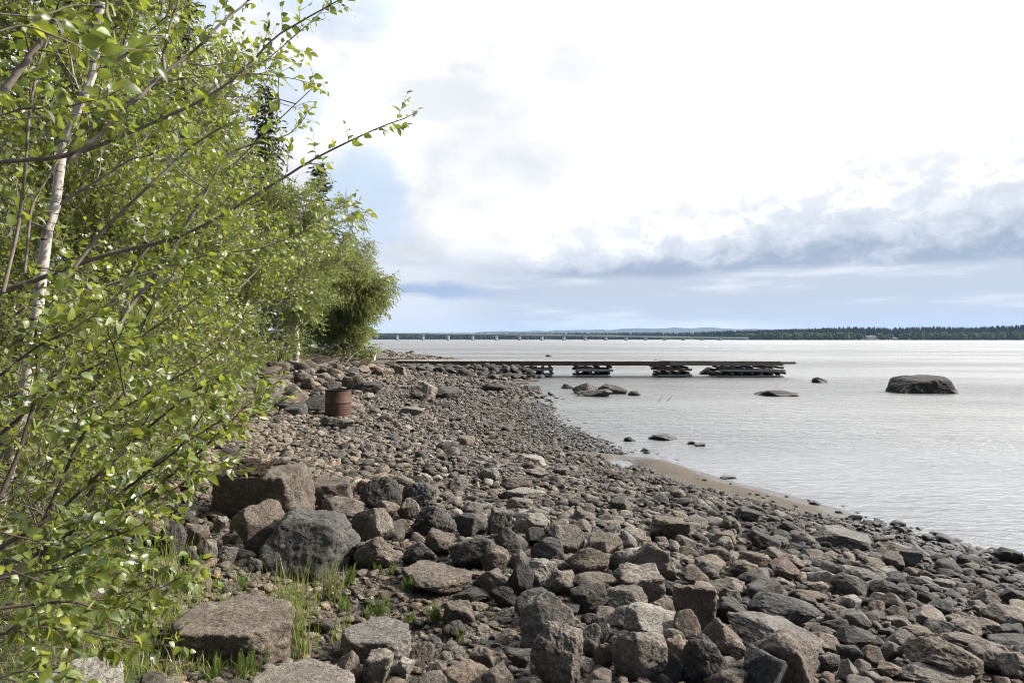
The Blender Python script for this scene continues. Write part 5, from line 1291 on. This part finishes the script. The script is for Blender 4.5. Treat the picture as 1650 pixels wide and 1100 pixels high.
deciduous('birch_tree', 'leafy birch with a short white trunk standing beside the mossy bank rock', 'birch tree', 474, 31, 338, 150, 102, (.07, 0), .15, 30, SP_FAR, .16, LEAF, GREENS, BARK, BIRCH)
deciduous('alder_tree', 'bright green alder at mid-bank behind the rusty barrel', 'alder tree', 380, 22, 262, 190, 103, (.06, 0), .12, 30, SP_FAR, .10, LEAF, GREENS)
deciduous('alder_tree', 'tall alder right behind the slim pale birch, its crown leaning lakeward', 'alder tree', 235, 15, 96, 225, 104, (.07, 0), .11, 30, SP_FAR, .08, LEAF, GREENS)
deciduous('alder_tree', 'alder whose crown fills the upper bankward corner of the view', 'alder tree', 70, 11.5, -130, 420, 105, (.04, 0), .11, 34, SP_FAR, .10, LEAF, GREENS)
deciduous('alder_shrub', 'many-stemmed alder shrub on the bank between the willow and the rusty barrel', 'alder shrub', 315, 12.5, 330, 220, 106, (.10, 0), .05, 20, SP_MID, .04, LEAF, GREENS, stems=4)
deciduous('alder_shrub', 'dense low alder shrub behind the willow leaves', 'alder shrub', 175, 8.6, 230, 330, 107, (.10, .0), .045, 24, SP_MID, .04, LEAF, GREENS, stems=4)
deciduous('alder_shrub', 'alder shrub at the very edge of the view behind the slim pale birch', 'alder shrub', -20, 7.2, 120, 380, 108, (.10, 0), .045, 22, SP_MID, .04, LEAF, GREENS, stems=4)
for k, (px, Y, tp, wd) in enumerate(((30, 5.6, 520, 330), (150, 6.6, 500, 300), (250, 8.2, 520, 240), (330, 10.5, 500, 190), (-60, 4.6, 620, 300), (95, 4.4, 760, 230))):
    deciduous('bilberry_shrub' if k > 4 else 'willow_shrub', ['low willow at the foot of the slim pale birch', 'low willow between the slim pale birch and the mossy ledge boulder', 'low willow on the bank above the mossy ledge boulder', 'low willow bush nearest the rusty barrel on the bank', 'low willow at the very edge of the view below the pale birch', 'small leafy bush under the dark willow stems'][k], 'willow shrub' if k < 5 else 'bush', px, Y, tp, wd, 140 + k, (.06, 0), .022, 18, dict(SP_MID, leaf=.058, twig=.26, dens=(8, 9), ls=.032), .02, LEAF, GREENS, stems=5)
deciduous('willow_shrub', 'grey-green shrub under the leafy birch with the white trunk', 'willow shrub', 448, 27, 420, 120, 109, (.05, 0), .05, 16, SP_FAR, .03, LEAF2, DEEP, stems=4)
deciduous('willow_shrub', 'rounded shrub at the foot of the weeping birch', 'willow shrub', 560, 43, 478, 78, 110, (.05, 0), .05, 16, SP_FAR, .03, LEAF2, GREENS, stems=4)
for k, (px, Y, tp, wd) in enumerate(((230, 34, 90, 260), (60, 26, 0, 380), (380, 44, 230, 200))):
    deciduous('birch_tree', ['shaded birch deep in the wood below the broad spruce', 'shaded birch deep in the wood at the edge of the view', 'shaded birch deep in the wood below the middle spruce'][k], 'birch tree', px, Y, tp, wd, 120 + k, (.02, 0), .14, 22, dict(SP_FAR, leaf=.13, ls=.09, dens=(3.2, 4.5)), .1, LEAF2, DEEP, BARKD, BIRCH)
def spruce(label, px, Y, top_py, width_px, seed):
    pl = Plant(seed); rng = pl.rng; x = (px - 825) / F * Y; z = 1.3; top = CZ + (HY - top_py) / F * Y; Ht = top - z; Wd = width_px / F * Y
    pl.tube('trunk', np.array([(x, Y, z + Ht * s) for s in np.linspace(0, 1, 8)]), .2 * (1.03 - np.linspace(0, 1, 8)))
    zz = .06
    while zz < .985:
        Lb = Wd * .5 * (1 - zz) ** .75 * rng.uniform(.85, 1.1) + .12
        for a in np.arange(6) / 6 * 6.283 + rng.uniform(0, 6):
            a += rng.normal(0, .2); L_ = Lb * rng.uniform(.65, 1.15); pts = branch_pts(rng, (x, Y, z + Ht * zz), (math.cos(a), math.sin(a), .05 if zz < .8 else .5), L_, 5, .07, -.07); pl.tube('limb', pts, np.linspace(.03, .008, 5))
            for s in np.arange(.12, 1.0, .16 / max(L_, .3)):
                i = min(int(s * 4), 3); q = s * 4 - i; pos = pts[i] * (1 - q) + pts[i + 1] * q; dd = unit(pts[i + 1] - pts[i])
                for sg in (-1, 1):
                    pl.leaf(pos, unit(dd * .7 + sg * np.cross(dd, (0, 0, 1)) + np.array([0, 0, -.25])), rng.uniform(.35, .6) * (1.1 - .5 * s))
            pl.leaf(pts[-1], unit(pts[-1] - pts[-2]), .4)
        zz += .42 / Ht * rng.uniform(.8, 1.2)
    return finish(pl, 'spruce_tree', label, 'spruce tree', (x, Y, z), None, BARKD, BARKD, NEEDLE, TPL_SPRAY, ((1, 1, 1), (1.3, 1.25, 1.0)), 'trees and shrubs of the wooded bank', None, .3, (8, 4, 3))
spruce('broad dark spruce rising highest behind the bank trees', 292, 36, -90, 240, 201)
spruce('dark pointed spruce in the middle of the three that top the bank trees', 428, 46, 130, 185, 202)
spruce('small dark spruce farthest out, above the weeping birch', 514, 56, 254, 160, 203)
spruce('dark spruce between the broad one and the middle one, hidden by leaves', 358, 42, 175, 130, 204)
spruce('dark spruce deep in the wood behind the slim pale birch', 140, 30, -120, 240, 205)
spruce('dark spruce deep in the wood at the edge of the view', -40, 24, -160, 300, 206)
spruce('stunted dark spruce below the small far one', 470, 52, 300, 90, 207)

# --- the shrubs close to the camera: boughs placed as in the photo, forking at random
def bough(pl, pix, d0, d1, r0, r1, twigs, leaf, tl=.24, key='limb', lsp=.030, skip=.15, catk=0.0, up=.15, sub=.35):
    leaf0 = leaf * 1.27; twigs *= 1.3; n0 = len(pix); ds = np.linspace(d0, d1, n0); P_ = np.array([at(p[0], p[1], d) for p, d in zip(pix, ds)]); rng = pl.rng
    s_ = np.concatenate([[0], np.cumsum(np.linalg.norm(np.diff(P_, axis=0), axis=1))]); n = 24; u = np.linspace(0, s_[-1], n)
    Q = np.stack([np.interp(u, s_, P_[:, k]) for k in range(3)], 1); Q[1:-1] = (Q[:-2] + 2 * Q[1:-1] + Q[2:]) / 4
    Q += np.cumsum(rng.normal(0, .0022, (n, 3)), 0) * np.linspace(0, 1, n)[:, None]; pl.tube(key, Q, np.linspace(r0, r1, n) * (1 + .06 * rng.normal(0, 1, n)))
    L = s_[-1]; k = int(L * twigs)
    for j in range(k):
        s = skip + (1 - skip) * (j + rng.uniform(0, 1)) / k; s = min(s, .998); i = min(int(s * (n - 1)), n - 2); q = s * (n - 1) - i; pos = Q[i] * (1 - q) + Q[i + 1] * q
        dd = side_dir(rng, Q[i + 1] - Q[i], rng.uniform(.5, 1.1)); dd[2] += up; Lt = tl * rng.uniform(.5, 1.4) * (1.15 - .5 * s); leaf = leaf0 * rng.uniform(.85, 1.2)
        pts = twig(pl, pos, dd, Lt, leaf, lsp, max(.0016, r1 * .55), .03)
        if rng.random() < catk: pl.cat += [(pts[rng.integers(1, 4)], side_dir(rng, dd, .8)) for _ in range(rng.integers(1, 4))]
        if rng.random() < sub: twig(pl, pts[2], side_dir(rng, pts[3] - pts[1], .8), Lt * .6, leaf, lsp, .0014, .03)
    twig(pl, Q[-1], Q[-1] - Q[-2], tl * .45, leaf, lsp * .8, r1, .02)
    return Q
NEARG = ((.70, .78, .95), (1.5, 1.36, 1.0))
# slim pale birch
pl = Plant(301)
stem = [(-20, 860), (10, 770), (30, 690), (50, 572), (57, 531), (77, 370), (89, 335), (101, 242), (135, 158), (151, 118), (161, 34), (168, -30), (175, -160)]
P_ = np.array([at(p[0], p[1], 5.0) for p in stem]); x0_, y0_ = P_[0, :2]; P_[0, 2] = min(P_[0, 2], float(H(x0_, y0_)) - .05)
pl.tube('trunk', P_, np.linspace(.046, .024, len(stem)))
for p, d, L_ in ((P_[6], (.5, .3, .6), 1.0), (P_[7], (.7, -.2, .55), 1.1), (P_[8], (-.5, .3, .6), 1.0), (P_[9], (.8, .1, .4), 1.0), (P_[10], (.6, .3, .5), .9), (P_[5], (-.7, .2, .3), .9), (P_[11], (.2, .2, .8), .9), (P_[11], (.8, -.2, .6), .9)):
    limb(pl, p, d, L_, .011, 0, dict(levels=2, dens=(7, 9), trop=(.05, .0), wander=.12, twig=.26, leaf=.048, ls=.034, tr=.002))
finish(pl, 'birch_tree', 'slim pale birch trunk leaning lakeward among the near shrubs', 'birch tree', tuple(P_[0]), None, BARK, BARKD, LEAF, TPL_MID, NEARG, None, BIRCH, sides=(10, 6, 4))
# grey-barked alder, upper boughs
pl = Plant(302)
root = (-3.6, 2.9, float(H(-3.6, 2.9)) - .05)
pl.tube('trunk', np.array([root, (-3.4, 2.9, 1.6), (-3.0, 2.9, 2.3), tuple(at(-60, 268, 2.9))]), np.array([.045, .036, .03, .022]))
pl.tube('trunk', np.array([(-3.4, 2.9, 1.6), (-3.2, 2.85, 2.4), (-2.8, 2.85, 3.1), tuple(at(0, 155, 2.8))]), np.array([.035, .03, .025, .018]))
B1 = bough(pl, [(-60, 268), (0, 261), (101, 254), (168, 232), (283, 180), (336, 155), (397, 108), (437, 60), (488, 30), (548, 0)], 2.9, 3.2, .0115, .0030, 9, .042, .20, catk=.1)
B2 = bough(pl, [(110, 262), (145, 232), (188, 192), (229, 151), (266, 114), (313, 84), (353, 37), (393, 3), (430, -40)], 2.95, 3.4, .0100, .0035, 10, .042, .2)
bough(pl, [(266, 114), (264, 92), (272, 50), (290, -10)], 3.1, 3.2, .0075, .004, 8, .042, .2)
bough(pl, [(-20, 190), (0, 155), (57, 84), (91, 34), (114, 0), (135, -50)], 2.7, 2.9, .015, .008, 10, .046, .2)
bough(pl, [(397, 118), (430, 122), (470, 130), (500, 135), (510, 140)], 3.2, 3.4, .003, .0016, 16, .036, .14, sub=.7)
bough(pl, [(450, 125), (448, 150), (450, 165), (480, 170)], 3.3, 3.4, .0025, .0014, 12, .034, .12)
bough(pl, [(330, 160), (370, 120), (430, 100), (520, 20), (540, -10)], 3.4, 3.7, .004, .002, 12, .036, .16)
bough(pl, [(-30, 195), (40, 175), (110, 172), (160, 160)], 2.4, 2.5, .0045, .002, 12, .058, .16)
bough(pl, [(-30, 60), (40, 40), (120, 70), (150, 90), (200, 80), (240, 85)], 2.3, 2.6, .004, .002, 11, .060, .16)
bough(pl, [(-30, 20), (60, 30), (120, 10), (200, 10)], 2.6, 2.9, .004, .002, 12, .055, .2)
bough(pl, [(0, 195), (130, 185), (200, 184), (262, 183)], 2.9, 3.2, .003, .0018, 8, .042, .2)
finish(pl, 'alder_shrub', 'near alder whose long grey boughs arch over the upper sky', 'alder shrub', root, None, BARK, BARKD, LEAF, TPL_NEAR, NEARG, None, sides=(8, 8, 4))
# second alder with the bough that reaches farthest over the lake
pl = Plant(303)
root = (-4.3, 3.9, float(H(-4.3, 3.9)) - .05)
pl.tube('trunk', np.array([root, (-4.1, 3.85, 1.7), (-3.6, 3.8, 2.3), tuple(at(-60, 490, 3.6))]), np.array([.05, .042, .034, .022]))
bough(pl, [(-60, 490), (0, 471), (128, 427), (168, 410), (256, 394), (323, 370), (387, 330), (447, 296), (498, 259), (552, 232), (600, 210), (640, 192), (655, 188)], 3.6, 4.0, .0160, .0026, 7.5, .042, .20, skip=.12)
bough(pl, [(188, 530), (215, 484), (256, 437), (293, 372), (336, 303), (363, 249), (420, 229), (471, 219), (492, 190)], 3.7, 4.1, .0135, .0030, 10, .042, .22)
bough(pl, [(120, 430), (168, 370), (256, 286), (303, 242), (363, 202), (420, 188), (438, 176)], 3.3, 3.6, .0105, .0026, 10, .050, .18, lsp=.026)
bough(pl, [(170, 460), (240, 440), (330, 410), (420, 400), (500, 370), (540, 330), (575, 330), (588, 338)], 4.2, 4.6, .008, .002, 11, .042, .2)
bough(pl, [(380, 470), (420, 430), (470, 410), (520, 390)], 4.6, 5.0, .006, .002, 12, .042, .22)
bough(pl, [(40, 440), (50, 330), (90, 260), (120, 200)], 3.3, 3.4, .007, .004, 10, .044, .2)
bough(pl, [(5, 470), (30, 370), (45, 250), (60, 120), (95, 40)], 3.0, 3.1, .008, .004, 9, .046, .2)
finish(pl, 'alder_shrub', 'near alder with the bough that reaches farthest out over the lake', 'alder shrub', root, None, BARK, BARKD, LEAF, TPL_NEAR, NEARG, None, sides=(8, 8, 4))
# willow close by: dark stems fanning up from the lower corner, catkins
pl = Plant(304)
root = (-3.1, 2.7, float(H(-3.1, 2.7)) - .05)
pl.tube('trunk', np.array([root, tuple(at(-120, 1010, 2.75)), tuple(at(-60, 960, 2.75))]), np.array([.035, .03, .022]))
for pix, a, b, r0, tw in (([(-60, 970), (0, 935), (101, 865), (235, 797), (323, 730), (380, 670), (420, 640)], 2.75, 3.3, .0150, 10),
        ([(-60, 930), (0, 881), (84, 834), (195, 730), (240, 670)], 2.7, 3.1, .0125, 11), ([(60, 860), (135, 693), (202, 639), (240, 500), (286, 430)], 2.9, 3.2, .0080, 12),
        ([(140, 800), (188, 737), (219, 706), (303, 639), (353, 605), (400, 590)], 3.0, 3.4, .0085, 12), ([(202, 640), (190, 570), (168, 494)], 2.9, 2.9, .0045, 14),
        ([(0, 800), (27, 737), (60, 632), (56, 540), (100, 470)], 2.6, 2.8, .0095, 12), ([(150, 830), (260, 740), (340, 690), (400, 660), (440, 625)], 3.3, 3.7, .0075, 13),
        ([(200, 790), (290, 720), (330, 660), (345, 640)], 3.1, 3.3, .0065, 14), ([(250, 770), (340, 700), (400, 670), (455, 640)], 3.6, 3.9, .005, 14), ([(0, 700), (90, 620), (170, 580), (260, 520), (320, 480)], 3.0, 3.3, .008, 11),
        ([(-20, 620), (60, 560), (140, 520), (200, 470)], 2.6, 2.8, .006, 12), ([(60, 760), (160, 680), (230, 640), (330, 580), (380, 530)], 3.5, 3.9, .007, 12), ([(180, 850), (250, 800), (320, 770), (360, 755)], 2.9, 3.1, .005, 16), ([(100, 900), (180, 860), (215, 850), (240, 835)], 2.6, 2.7, .005, 16)):
    bough(pl, pix, a, b, r0, .0024, tw * 1.15, .040, .18, lsp=.021, catk=.28, up=.25)
finish(pl, 'willow_shrub', 'near willow with green catkins and dark stems fanning from the corner', 'willow shrub', root, None, BARKD, BARKR, LEAF, TPL_NEAR, NEARG, None, sides=(8, 8, 4))
# low willow sprays at the bottom corner
pl = Plant(305)
root = (-2.6, 2.2, float(H(-2.6, 2.2)) - .05)
pl.tube('trunk', np.array([root, tuple(at(-120, 1000, 2.3)), tuple(at(-40, 985, 2.35))]), np.array([.02, .016, .012]))
for pix, a, b, r0 in (([(-40, 985), (40, 975), (120, 968), (165, 985), (180, 1000), (230, 960), (300, 925)], 2.35, 2.7, .0065), ([(-40, 1030), (60, 1010), (150, 1020), (230, 1040), (290, 1045)], 2.3, 2.6, .005),
        ([(-40, 1060), (30, 1000), (60, 1040), (80, 1090)], 2.2, 2.4, .004), ([(-40, 940), (60, 920), (140, 905), (230, 890)], 2.5, 2.8, .005), ([(100, 990), (170, 960), (240, 950), (300, 935)], 2.5, 2.8, .003), ([(-30, 1100), (40, 1080), (110, 1090)], 2.1, 2.2, .003), ([(-30, 900), (50, 930), (100, 950), (150, 930)], 2.3, 2.4, .004), ([(-30, 850), (60, 870), (130, 880), (190, 905)], 2.6, 2.8, .004)):
    bough(pl, pix, a, b, r0, .0018, 17, .040, .16, lsp=.019, catk=.12, up=.1, sub=.5)
finish(pl, 'willow_shrub', 'low willow sprays hanging over the grass at the bottom corner', 'willow shrub', root, None, BARKD, BARKR, LEAF, TPL_NEAR, NEARG, None, sides=(8, 6, 4))

# --- undergrowth, grass, horsetail, flower
GRASSM = leaf_material('grass_blade', (.098, .122, .042), (.09, .115, .022), .25); STRAW = plain('straw_blade', (.33, .27, .15), .9, 60, .3, 0)
def blades(rng, spots, hmin, hmax, wid, lean=.35, n=5):
    V_, F_, C_ = [], [], []; o = 0
    for (x, y, z) in spots:
        h = rng.uniform(hmin, hmax); a = rng.uniform(0, 6.283); l = rng.uniform(.1, 1) * lean; w_ = wid * rng.uniform(.7, 1.2); s = np.linspace(0, 1, n); fa = rng.uniform(0, 6.283)
        cx = x + math.cos(a) * l * h * s ** 1.8; cy_ = y + math.sin(a) * l * h * s ** 1.8; czz = z - .01 + h * s * (1 - .25 * l * s); ww = w_ * (1 - s) ** .7
        V_.append(np.stack([np.stack([cx - math.cos(fa) * ww, cy_ - math.sin(fa) * ww, czz], 1), np.stack([cx + math.cos(fa) * ww, cy_ + math.sin(fa) * ww, czz], 1)], 1).reshape(-1, 3))
        F_ += [(o + 2 * i, o + 2 * i + 1, o + 2 * i + 3, o + 2 * i + 2) for i in range(n - 1)]; o += 2 * n
        c = np.array((1, 1, 1)) * rng.uniform(.7, 1.3) if rng.random() > .16 else np.array((2.4, 1.7, 2.0)); C_.append(np.tile(c, (2 * n, 1)))
    return np.concatenate(V_), np.array(F_), np.concatenate(C_)
rg = np.random.default_rng(31)
def spots_px(n, px0, py0, px1, py1):
    out = []
    for _ in range(n): px, py = rg.uniform(px0, px1), rg.uniform(py0, py1); Y = hit(px, py); x = (px - 825) / F * Y; out.append((x, Y, float(H(x, Y))))
    return out
sp = spots_px(1500, 0, 880, 330, 1095) + spots_px(900, 150, 905, 400, 1090) + spots_px(220, 180, 1040, 420, 1100) + spots_px(160, 400, 900, 560, 1000)
n = 16000; yy = rg.uniform(2.0, 36, n); xx = bankx(yy) - rg.uniform(-.35, 1, n) ** 2 * 6 + .3; sp += list(zip(xx, yy, H(xx, yy)))
v, f, c = blades(rg, sp, .03, .14, .0030, .8, 4); 
setp(mesh_np('grass', v, f, GRASSM, attrs={'tint': c}), 'thin short grass growing under the willows and along the bank', 'grass', kind='stuff')
pl = Plant(330)
for _ in range(3200):
    y = rg.uniform(3, 44); x = float(bankx(y)) - abs(rg.normal(0, 1.2)) - .4; z = float(H(x, y)); hh = rg.uniform(.15, .55) * (1 + .012 * y); twig(pl, (x, y, z), (rg.normal(0, .4), rg.normal(0, .4), 1), hh, .06 + .0012 * y, .05, .003, .0)
o_ = pl.wood('twig', 3); v, f, c = pl.leaves(TPL_FAR, DEEP)
n0 = len(o_[0]); setp(mesh_np('undergrowth', v, f, LEAF, attrs={'tint': c}), 'knee-high leafy undergrowth at the foot of the bank trees', 'undergrowth', kind='stuff')
def tuft(px, py, n, hmin, hmax, rad, label, lean=.38):
    Y = hit(px, py); x = (px - 825) / F * Y; z = float(H(x, Y)); pts = [(x + rg.normal(0, rad), Y + rg.normal(0, rad), z) for _ in range(n)]
    o = empty('grass_tuft', (x, Y, z), label, 'grass tuft', 'tufts of tall grass on the beach'); b = np.array((x, Y, z)); v, f, c = blades(rg, pts, hmin, hmax, .0036, lean, 6); c[:] = np.where(c > 1.5, np.array((1.1, 1, .9)), c); mesh_np('blades', v - b, f, GRASSM, o, attrs={'tint': c})
    v, f, c = blades(rg, [pts[k % n] for k in range(n // 3)], .05, .20, .004, 1.1, 4); mesh_np('dry_blades', v - b, f, STRAW, o)
tuft(482, 1060, 46, .28, .46, .030, 'tallest grass tuft with bent straw at the end of the flat-topped boulder')
tuft(470, 985, 60, .22, .42, .075, 'wide tall grass tuft in front of the huge pitted boulder')
tuft(527, 965, 20, .22, .40, .014, 'thin tall grass tuft with a reddish foot beside the wide one')
tuft(546, 972, 24, .22, .38, .020, 'upright thin grass tuft next to the mottled boulder')
tuft(272, 935, 40, .20, .42, .06, 'pale seeding grass tuft in front of the shaded pile')
tuft(255, 1010, 40, .15, .30, .06, 'short grass tuft at the willow side of the flat-topped boulder')
tuft(545, 1040, 26, .10, .28, .05, 'sparse straw-coloured grass tuft behind the smooth brown stone')
HT = leaf_material('horsetail_stem', (.105, .155, .035), (.07, .10, .012), .2)
def horsetail(px, py, n, hh, label):
    Y = hit(px, py); x = (px - 825) / F * Y; z = float(H(x, Y)); o = empty('horsetail', (x, Y, z), label, 'horsetail', 'horsetail clumps on the gravel'); m = MB(); m2 = MB()
    for k in range(n):
        p0 = np.array((rg.normal(0, .022), rg.normal(0, .022), -.01)); h_ = hh * rg.uniform(.6, 1.1); d = unit((rg.normal(0, .12), rg.normal(0, .12), 1)); m.tube([p0, p0 + d * h_ * .5, p0 + d * h_], [.0022, .0018, .0008], 4, False)
        for s in np.arange(.22, .98, .085):
            for a in np.arange(6) / 6 * 6.283 + rg.uniform(0, 1):
                q = p0 + d * h_ * s; l_ = hh * .24 * (1.15 - s); e = q + np.array((math.cos(a) * l_ * .6, math.sin(a) * l_ * .6, l_ * .8)); m2.tube([q, e], [.0013, .0007], 3, False)
    m.v += [q_ for q_ in m2.v]; m.f += [tuple(i + m.n for i in q_) for q_ in m2.f]
    for m_, nm in ((m, 'stems'),):
        v = np.concatenate(m_.v); mesh_np(nm, v, [np.array(m_.f)], HT, o, attrs={'tint': np.tile(np.array((1.0, 1.0, 1.0)) * rg.uniform(.85, 1.25), (len(v), 1))})
for a in ((567, 942, 8, .17, 'bright horsetail clump in front of the mottled boulder'), (608, 925, 6, .11, 'small horsetail on the stone at the foot of the mottled boulder'), (635, 925, 4, .12, 'single thin horsetail between the mottled boulder and half-buried slab'), (655, 955, 6, .13, 'horsetail clump over the edge of the half-buried slab'),
          (608, 998, 9, .19, 'tallest horsetail clump standing alone on the stones'), (704, 1005, 9, .15, 'bright green horsetail clump in front of the brick-shaped stone'), (738, 1006, 5, .13, 'narrow horsetail beside the brick-shaped stone'), (740, 1035, 7, .08, 'short olive horsetail clump above the veined stone'),
          (660, 1002, 5, .10, 'faint horsetail clump above the oval speckled stone'), (787, 1100, 5, .09, 'small horsetail at the bottom of the view before the heap'), (420, 1072, 10, .17, 'bushy horsetail clump against the black front of the flat-topped boulder'), (390, 1090, 10, .14, 'horsetail clump between the flat-topped and white-flecked boulders'),
          (345, 1095, 10, .12, 'spreading horsetail clump at the bottom left of the white-flecked boulder'), (392, 950, 7, .13, 'pale horsetail clump in front of the leaning pointed boulder'), (555, 985, 6, .12, 'horsetail shoots among the straw behind the oval speckled stone')):
    horsetail(*a)
Yf = hit(349, 948); xf = (349 - 825) / F * Yf; zf = float(H(xf, Yf)); o = empty('marsh_marigold', (xf, Yf, zf), 'yellow marsh marigold flowering alone behind the flat-topped boulder', 'flower')
m = MB(); m.tube([(0, 0, -.01), (.005, 0, .04), (.01, -.01, .075)], [.003, .0025, .002], 5); mesh_np('stem', np.concatenate(m.v), [np.array([q for q in m.f if len(q) == k]) for k in (4, 5)], HT, o, attrs={'tint': np.ones((15, 3))})
YEL = plain('yellow_petal', (.75, .48, .02), .5, 60, .12, 0)
for k in range(5):
    a = k * 1.2566; d = np.array((math.cos(a), math.sin(a), .45)); pw = Plant(400 + k); pw.leaf((0, 0, 0), d, .024); v, f, c = pw.leaves(TPL_NEAR, ((1, 1, 1), (1, 1, 1)), 0); v[:, :] *= 1.0; mesh_np('petal', v + np.array((.01, -.01, .075)), f, YEL, o)
for k in range(4):
    a = k * 1.6 + .4; pw = Plant(420 + k); pw.leaf((0, 0, .02), (math.cos(a), math.sin(a), .4), .06); v, f, c = pw.leaves(leaf_tpl(5, .3, .2, 1.0), ((.8, .9, 1), (1, 1, 1)), 0); mesh_np('leaf', v, f, LEAF, o, attrs={'tint': c})

# ------------------------------------------------------------------ haze over the lake
hm = bpy.data.materials.new('haze'); hm.use_nodes = True; hn = hm.node_tree.nodes; hn.clear()
ho_ = hn.new('ShaderNodeOutputMaterial'); hv = hn.new('ShaderNodeVolumePrincipled'); hv.inputs['Color'].default_value = (.40, .62, 1.0, 1); hv.inputs['Density'].default_value = 5e-5; hv.inputs['Anisotropy'].default_value = .1
hm.node_tree.links.new(hv.outputs[0], ho_.inputs['Volume'])
m = MB(); m.box((0, 3500, 120), (26000, 27000, 247)); ho = m.build('haze', hm); setp(ho, 'thin pale blue haze over the lake', 'haze', kind='stuff')
